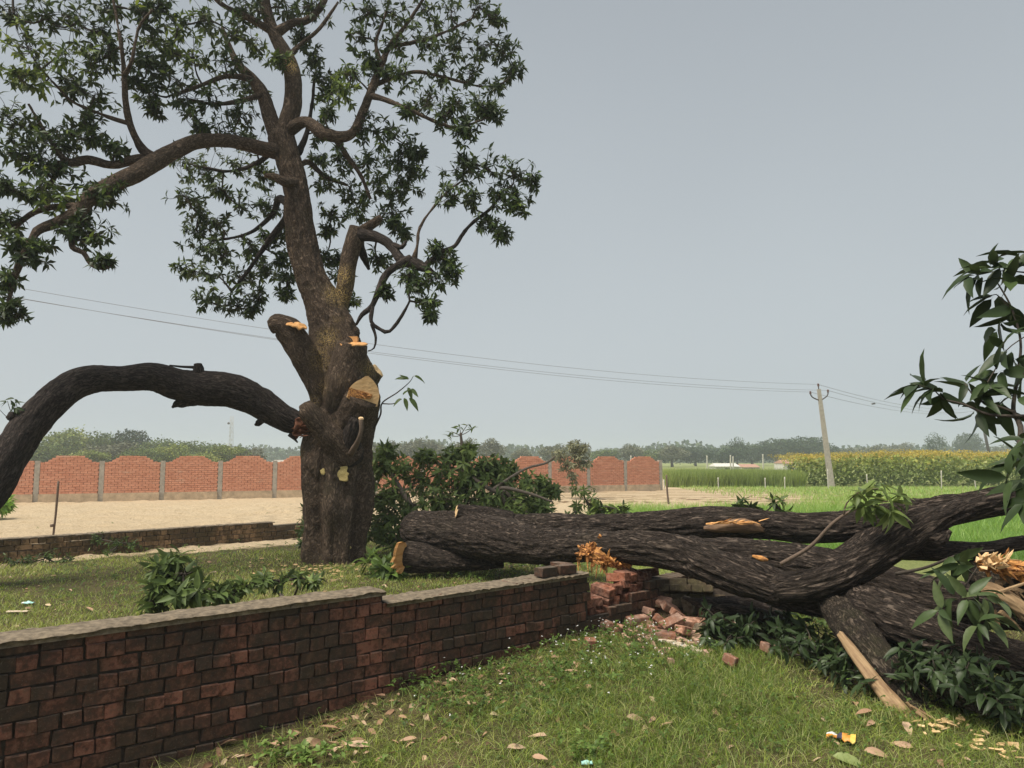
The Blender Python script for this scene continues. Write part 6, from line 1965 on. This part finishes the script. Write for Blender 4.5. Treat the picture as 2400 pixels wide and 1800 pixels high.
def pole(name, label, base, top, r0, r1, arm=True, s=1.0):
    root = empty(name, tuple(base)); tag(root, label, 'utility pole')
    base, top = np.array(base), np.array(top)
    ax = (top - base) / np.linalg.norm(top - base)
    mb = MB()
    x = np.array([1, 0, 0]); x = x - ax * ax.dot(x); x /= np.linalg.norm(x); y = np.cross(ax, x)
    V = []
    for c, r in ((base, r0), (top, r1)):
        for i, j in ((-1, -1), (1, -1), (1, 1), (-1, 1)): V.append(c + x * i * r + y * j * r * .8)
    mb.add(V, [[0, 1, 5, 4], [1, 2, 6, 5], [2, 3, 7, 6], [3, 0, 4, 7], [4, 5, 6, 7], [3, 2, 1, 0]])
    mb.build('shaft', M['concrete'], root, False)
    ends = []
    c = top - ax * 0.62 * s
    mb = MB()
    for sg in (-1, 1):
        q = [c, c + x * sg * .12 * s + ax * 0.02 * s, c + x * sg * .42 * s + ax * .2 * s, c + x * sg * .5 * s + ax * .38 * s]
        V, Fc, bc = tube(q, [.035 * s] * 4, 6, .1); mb.add(V, Fc)
        ends.append(q[-1])
    mb.build('crossarm', M['iron'], root)
    V, Fc, bc = tube([top - ax * .05, top + ax * .15 * s], [.03 * s, .03 * s], 6, .1)
    link('top_pin', mesh('top_pin', V, Fc, M['iron']), root)
    ends.append(top + ax * .15 * s)
    out = []
    for e in ends:
        V, Fc, bc = tube([e, e + ax * .04 * s, e + ax * .08 * s, e + ax * .13 * s, e + ax * .17 * s], [.03 * s, .075 * s, .04 * s, .065 * s, .03 * s], 10, .02)
        link('insulator', mesh('insulator', V, Fc, M['ceramic']), root)
        out.append(e + ax * .12 * s)
    return root, out


base = pn(1950, 1143, 42); topp = pn(1919, 912, 42)
_, ends1 = pole('utility_pole', 'leaning grey concrete utility pole with a V shaped crossarm before the mustard field', base - [0, 0, .2], topp, .15, .085)
base = pn(2320, 1075, 92); topp = pn(2296, 958, 92)
far_pole, ends2 = pole('utility_pole', 'distant utility pole with crossarm seen through the near leaves at the right', (base[0] + .3, base[1], -.2), topp, .15, .10)
for ch in far_pole.children:
    if ch.name.startswith('shaft'): ch.data.materials[0] = M['iron']
LEFT = [pn(-700, 560, 20), pn(-700, 566, 20.6), pn(-700, 536, 20.3)]
for i, (e, f, l, lab) in enumerate(zip(ends1, ends2, LEFT, ('lower front', 'lower rear', 'upper'))):
    for a, b_, sag, w, nm_ in ((l, e, 0.9, .0075, 'power cable crossing the sky behind the standing tree'), (e, f, .8, .011, 'power cable from the leaning pole to the distant pole')):
        t = np.linspace(0, 1, 30)[:, None]
        C = a * (1 - t) + b_ * t; C[:, 2] -= (4 * sag * t * (1 - t))[:, 0]
        V, Fc, bc = tube(C, [w] * 30, 5, 1.0, close=(False, False))
        o = link('power_cable', mesh('power_cable', V, Fc, M['wire'])); tag(o, lab + ' ' + nm_, 'cable', 'overhead power cables')

# a bird on the far cable
def bird():
    p = pn(2047, 947, 60)
    root = empty('bird', tuple(p)); tag(root, 'tiny dark bird gliding right of the leaning pole', 'bird')
    V, Fc, bc = tube([p + [-.16, 0, -.02], p + [-.06, 0, 0], p + [.06, 0, .02], p + [.14, 0, .03], p + [.19, 0, .02]], [.015, .05, .055, .035, .008], 8, .03)
    link('body', mesh('body', V, Fc, M['iron']), root)
    for s in (-1, 1):
        V = np.array([[-.06, 0, .02], [.05, 0, .02], [.02, s * .2, .10], [-.1, s * .38, .06], [-.08, s * .2, .08]]) + p
        V = np.vstack([V, V - [0, 0, .012]])
        link('wing', mesh('wing', V, [[0, 1, 2, 4], [4, 2, 3], [5, 9, 7, 6], [9, 8, 7]], M['iron'], False), root)


bird()

# ------------------------------------------------------------------ far buildings and mast
def hut(name, label, u0, u1, vt, d, h, roofm, group=None):
    a, b_ = pn(u0, 1100, d), pn(u1, 1100, d)
    w = b_[0] - a[0]; c = (a[0] + b_[0]) / 2
    zt = pn(u0, vt, d)[2]
    root = empty(name, (c, d, 0)); tag(root, label, 'building', group)
    mb = MB(); mb.box((c, d + 2, (zt - .5 - .2) / 2), (w * .94, 4, zt - .5 + .2)); mb.build('wall', M['house'], root, False)
    mb = MB(); V = [[c - w / 2, d - .3, zt - .5], [c + w / 2, d - .3, zt - .5], [c + w / 2, d + 4.3, zt - .5], [c - w / 2, d + 4.3, zt - .5], [c - w / 2 * .9, d + 2, zt], [c + w / 2 * .9, d + 2, zt]]
    mb.add(V, [[0, 1, 5, 4], [1, 2, 5], [2, 3, 4, 5], [3, 0, 4], [3, 2, 1, 0]]); mb.build('roof', roofm, root, False)
    for k in range(max(1, int(w / 3))):
        x = c - w * .4 + (k + .5) * w * .8 / max(1, int(w / 3))
        mb = MB(); mb.box((x, d + .01, zt - 1.1), (.9, .06, .7)); mb.build('window', M['dark_open'], root, False)


hut('long_shed', 'long low white shed beyond the crop under the far trees', 1676, 1735, 1086, 120, 1.5, M['house'])
hut('long_shed', 'pinkish roofed long shed joined right of the white shed', 1738, 1782, 1088, 124, 1.5, M['roof'])
hut('field_hut', 'small hut with red roof at the left end of the mustard field', 1836, 1872, 1078, 110, 1.5, M['roof'])
hut('far_house', 'flat grey house just showing over the red wall left of the trunk', 632, 672, 1078, 120, 1.5, M['concrete'])


def mast():
    d = 150; x = pn(543, 1000, d)[0]; zt = pn(543, 976, d)[2]
    root = empty('radio_mast', (x, d, 0)); tag(root, 'faint lattice mast far beyond the left trees', 'mast')
    for sx_ in (-1, 1):
        for sy in (-1, 1):
            V, Fc, bc = tube([(x + sx_ * .42, d + sy * .42, -.2), (x + sx_ * .2, d + sy * .2, zt)], [.045, .035], 4, 5); link('leg', mesh('leg', V, Fc, M['concrete']), root)
    mb = MB(); k = 0; z = 0.5
    while z < zt - 1.5:
        f = z / zt; w = .42 * (1 - f) + .2 * f; f2 = (z + .8) / zt; w2 = .42 * (1 - f2) + .2 * f2
        sg = 1 if k % 2 else -1
        V, Fc, bc = tube([(x - sg * w, d - w, z), (x + sg * w2, d - w2, z + .8)], [.03, .03], 4, 5); mb.add(V, Fc)
        V, Fc, bc = tube([(x - w, d - w, z), (x + w, d - w, z)], [.03, .03], 4, 5); mb.add(V, Fc)
        z += .8; k += 1
    mb.build('bracing', M['concrete'], root)
    V, Fc, bc = tube([(x - .42, d - .45, zt * .86), (x - .42, d - .7, zt * .86)], [.22, .22], 12, .2); link('dish', mesh('dish', V, Fc, M['iron']), root)


mast()

# ------------------------------------------------------------------ far trees
def tree_proto(name, lobes, trunk_h, seed, mat, nleaf=2600, leafL=0.42, spread=1.0, tint0=.4):
    r = np.random.default_rng(seed)
    root = empty(name, (0, 0, 0))
    V, Fc, bc = tube([(0, 0, -.3), (.1, 0, trunk_h * .5), (0, .1, trunk_h), (0, 0, trunk_h * 1.5)], [.28, .22, .18, .08], 8, .5, .2)
    link('trunk', mesh('trunk', V, Fc, M['twig'], True, {'bc': bc, 'dust': np.zeros(len(V))}), root)
    P, T = [], []
    for (x, y, z, R) in lobes:
        k = int(nleaf * R ** 2 / sum(l[3] ** 2 for l in lobes))
        v = r.normal(0, 1, (k, 3)); v /= np.linalg.norm(v, axis=1)[:, None]
        rr = R * r.uniform(.45, 1.08, k)[:, None] ** .6
        pts = np.array([x, y, z]) + v * rr * [1, 1, .85]
        pts += fbm(pts * 1.2, 2, seed)[:, None] * v * R * .35
        P.append(pts); T.append(np.clip(tint0 + r.normal(0, .15, k) + v[:, 2] * .12 + fbm(pts * .9, 2, seed + 5) * .45, 0, 1))  # lobe tops lighter: shading painted into the leaf tint beyond the real self-shadow
    P, T = np.vstack(P), np.concatenate(T)
    V, Fc, tt = leaves_mesh(P, r.normal(0, 1, P.shape), r.normal(0, .7, P.shape) + [0, -.4, .7], r.uniform(.6, 1.2, len(P)) * leafL, T, [leaf_tpl(.7, .1, .3, False)])
    link('crown', mesh('crown', V, Fc, mat, True, {'tint': tt}), root)['kind'] = 'stuff'
    return root


def lob(seed, n, w, h, r0, base):
    r = random.Random(seed)
    out = [(0, 0, base + h * .5, w * .36)]
    for i in range(n):
        a = r.uniform(0, 6.28); q = r.uniform(.25, .62) * w * .62
        out.append((q * math.cos(a), q * math.sin(a) * .7, base + h * r.uniform(.15, .8), r0 * r.uniform(.7, 1.2)))
    return out


grey = leaf_mat('grey_far_foliage', [(0, (0.08, 0.09, 0.055)), (.5, (0.15, 0.16, 0.10)), (.85, (0.23, 0.235, 0.15)), (1, (0.3, 0.29, 0.18))], .7, .1, .2)
blue = leaf_mat('dark_far_foliage', [(0, (0.022, 0.045, 0.025)), (.5, (0.045, 0.075, 0.035)), (.85, (0.07, 0.105, 0.045)), (1, (0.10, 0.13, 0.06))], .7, .1, .2)
protos = {
    'a': tree_proto('far_tree', lob(1, 11, 8, 5.2, 1.5, 1.0), 2.2, 1, M['far_leaf'], 4200, .36, tint0=.6),
    'b': tree_proto('far_tree', lob(2, 12, 8, 5.0, 1.3, 1.0), 2.2, 2, M['far_leaf'], 4200, .34, tint0=.25),
    'c': tree_proto('far_tree', lob(3, 11, 6.5, 4.8, 1.2, 1.6), 2.4, 3, grey, 2600, .34),
    'd': tree_proto('far_tree', lob(4, 13, 9, 5.4, 1.6, 1.2), 2.2, 4, blue, 3600, .42),
    'e': tree_proto('far_tree', lob(5, 6, 7, 3.0, .9, 3.4), 3.4, 5, blue, 1100, .36),
}
used = set()


def far_tree(k, u, vtop, d, width_px, label, group):
    src = protos[k]
    p = pn(u, vtop, d)
    hgt = p[2] + .1
    kh = {'a': 6.6, 'b': 6.4, 'c': 6.8, 'd': 7.1, 'e': 7.0}[k]
    kw = {'a': 7.6, 'b': 7.4, 'c': 6.2, 'd': 8.6, 'e': 6.0}[k]
    sx_ = (width_px / F * d) / kw; sz = hgt / kh
    rz = random.uniform(0, 6.28)
    if k not in used:
        used.add(k); r = src
        kids = list(src.children)
    else:
        r = src.copy(); COL.objects.link(r)
        for ch in src.children:
            c = ch.copy(); COL.objects.link(c); c.parent = r
            c.matrix_parent_inverse = ch.matrix_parent_inverse
    r.location = (p[0], p[1], -.12)
    r.rotation_euler = (0, 0, rz)
    r.scale = (sx_, sx_, sz)
    tag(r, label, 'tree', group)


G1, G2, G3 = 'trees beyond the red wall at the left', 'grey trees beyond the brush heap', 'hazy trees beyond the crop at the right'
for row in [('a', 90, 1008, 100, 150, 'yellow green tree left end of the far tree line, half behind the arched branch', G1),
            ('a', 175, 996, 104, 130, 'tallest yellow green tree of the left tree line', G1),
            ('b', 115, 1035, 88, 120, 'dark rounded tree low in front at the left end', G1),
            ('b', 240, 1004, 106, 110, 'dark green tree right of the tallest yellow green one', G1),
            ('d', 310, 1000, 108, 110, 'dark flat topped tree in the middle of the left tree line', G1),
            ('c', 270, 1030, 90, 140, 'greyish leafless looking tree below the middle of the left tree line', G1),
            ('b', 375, 1020, 106, 110, 'small rounded tree right of the dark flat topped one', G1),
            ('a', 400, 1035, 88, 110, 'light green bushy tree in front, right of the grey one', G1),
            ('b', 445, 1027, 104, 120, 'dark green tree left of the lattice mast', G1),
            ('b', 490, 1033, 102, 100, 'dark green tree just below the mast', G1),
            ('a', 540, 1036, 90, 110, 'pale green bushy tree below the lattice mast', G1),
            ('c', 590, 1044, 92, 90, 'thin topped tree at the right end of the left tree line', G1),
            ('b', 330, 1046, 84, 110, 'low dark bush tree just over the red wall in the left group', G1),
            ('a', 205, 1050, 82, 120, 'low green bush tree over the second pillar of the red wall', G1),
            ('a', 480, 1055, 80, 110, 'low light bush tree over the red wall left of the trunk', G1),
            ('c', 880, 1030, 120, 70, 'grey tree just right of the standing trunk', G2), ('c', 925, 1028, 122, 66, 'grey tree second from the standing trunk', G2),
            ('c', 975, 1022, 124, 84, 'round grey tree left of the sprig', G2), ('c', 1015, 1028, 126, 66, 'grey tree directly behind the sprig', G2),
            ('c', 1090, 1022, 122, 84, 'broad grey tree right of the sprig', G2), ('c', 1150, 1022, 124, 80, 'tall grey tree over the middle of the red wall', G2),
            ('c', 1225, 1046, 120, 60, 'small grey tree standing alone with gaps at both sides', G2), ('c', 1300, 1036, 128, 86, 'grey tree left of the olive bush', G2),
            ('c', 1350, 1028, 124, 76, 'tallest grey tree behind the olive bush', G2), 
            ('b', 1420, 1046, 150, 90, 'low hazy tree right of the tallest grey tree', G3), ('c', 1480, 1036, 150, 80, 'pale hazy tree over the last panels of the red wall', G3), ('b', 1530, 1048, 160, 90, 'hazy tree over the end pillar of the red wall', G3),
            ('c', 1575, 1040, 150, 90, 'spiky hazy tree right of the end of the red wall', G3), ('d', 1630, 1044, 170, 110, 'blue grey tree left of the sheds', G3), ('d', 1690, 1046, 165, 110, 'blue grey tree behind the white shed', G3),
            ('e', 1726, 1028, 170, 60, 'tall flat crowned tree above the white shed', G3), ('d', 1760, 1040, 180, 110, 'dense bluish tree right of the flat crowned tree', G3), ('d', 1820, 1023, 180, 120, 'big domed bluish tree left of the utility pole', G3),
            ('d', 1885, 1018, 185, 120, 'darkest domed tree just left of the utility pole', G3), ('d', 1930, 1034, 200, 90, 'bluish tree behind the utility pole', G3),
            ('c', 1980, 1046, 210, 90, 'pale low tree right of the utility pole', G3), ('c', 2040, 1040, 200, 90, 'pale spiky tree over the yellow mustard', G3), ('c', 2110, 1034, 210, 90, 'grey spiky tree over the mustard left of the umbrella tree', G3),
            ('e', 2192, 1018, 180, 56, 'umbrella shaped tree over the mustard', G3), ('d', 2268, 1010, 230, 76, 'round pale tree standing alone right of the umbrella tree', G3), ('c', 2150, 1052, 200, 90, 'low pale tree at the foot of the umbrella tree', G3),
            ('c', 2350, 1044, 240, 90, 'faint tree behind the near leaves at the right edge', G3)]:
    far_tree(*row)

# far band of woodland closing the horizon
def band():
    mb_ = []
    n = 36000
    x = RNG.uniform(-400, 420, n); y = RNG.uniform(270, 330, n)
    top = 6.5 + fbm(np.stack([x * .06, y * 0 + 3, 0 * x], -1), 3, 5) * 3.5
    c = np.stack([x, y, RNG.uniform(0, 1, n) * top], -1)
    V, Fc, tt = leaves_mesh(c, RNG.normal(0, 1, c.shape), RNG.normal(0, 1, c.shape) + [0, -1, .5], RNG.uniform(.9, 1.9, n), RNG.uniform(0, 1, n), [leaf_tpl(.9, .1, .3, False)])
    o = link('distant_woodland', mesh('distant_woodland', V, Fc, blue, True, {'tint': tt})); tag(o, 'far hazy woodland along the horizon', kind='stuff')


band()

# ------------------------------------------------------------------ haze
def haze():
    m = bpy.data.materials.new('haze_air'); m.use_nodes = True
    ns, ls = m.node_tree.nodes, m.node_tree.links
    ns.remove(ns['Principled BSDF'])
    v = ns.new('ShaderNodeVolumePrincipled')
    v.inputs['Color'].default_value = (0.88, 0.95, 1.0, 1)
    v.inputs['Density'].default_value = HAZE
    v.inputs['Anisotropy'].default_value = 0.2
    ls.new(v.outputs[0], ns['Material Output'].inputs['Volume'])
    mb = MB(); mb.box((0, 200, 5.4), (1100, 600, 13.8))
    o = mb.build('haze', m, None, False); tag(o, 'thin pale haze over the fields', kind='stuff')


HAZE = 0.0013
haze()
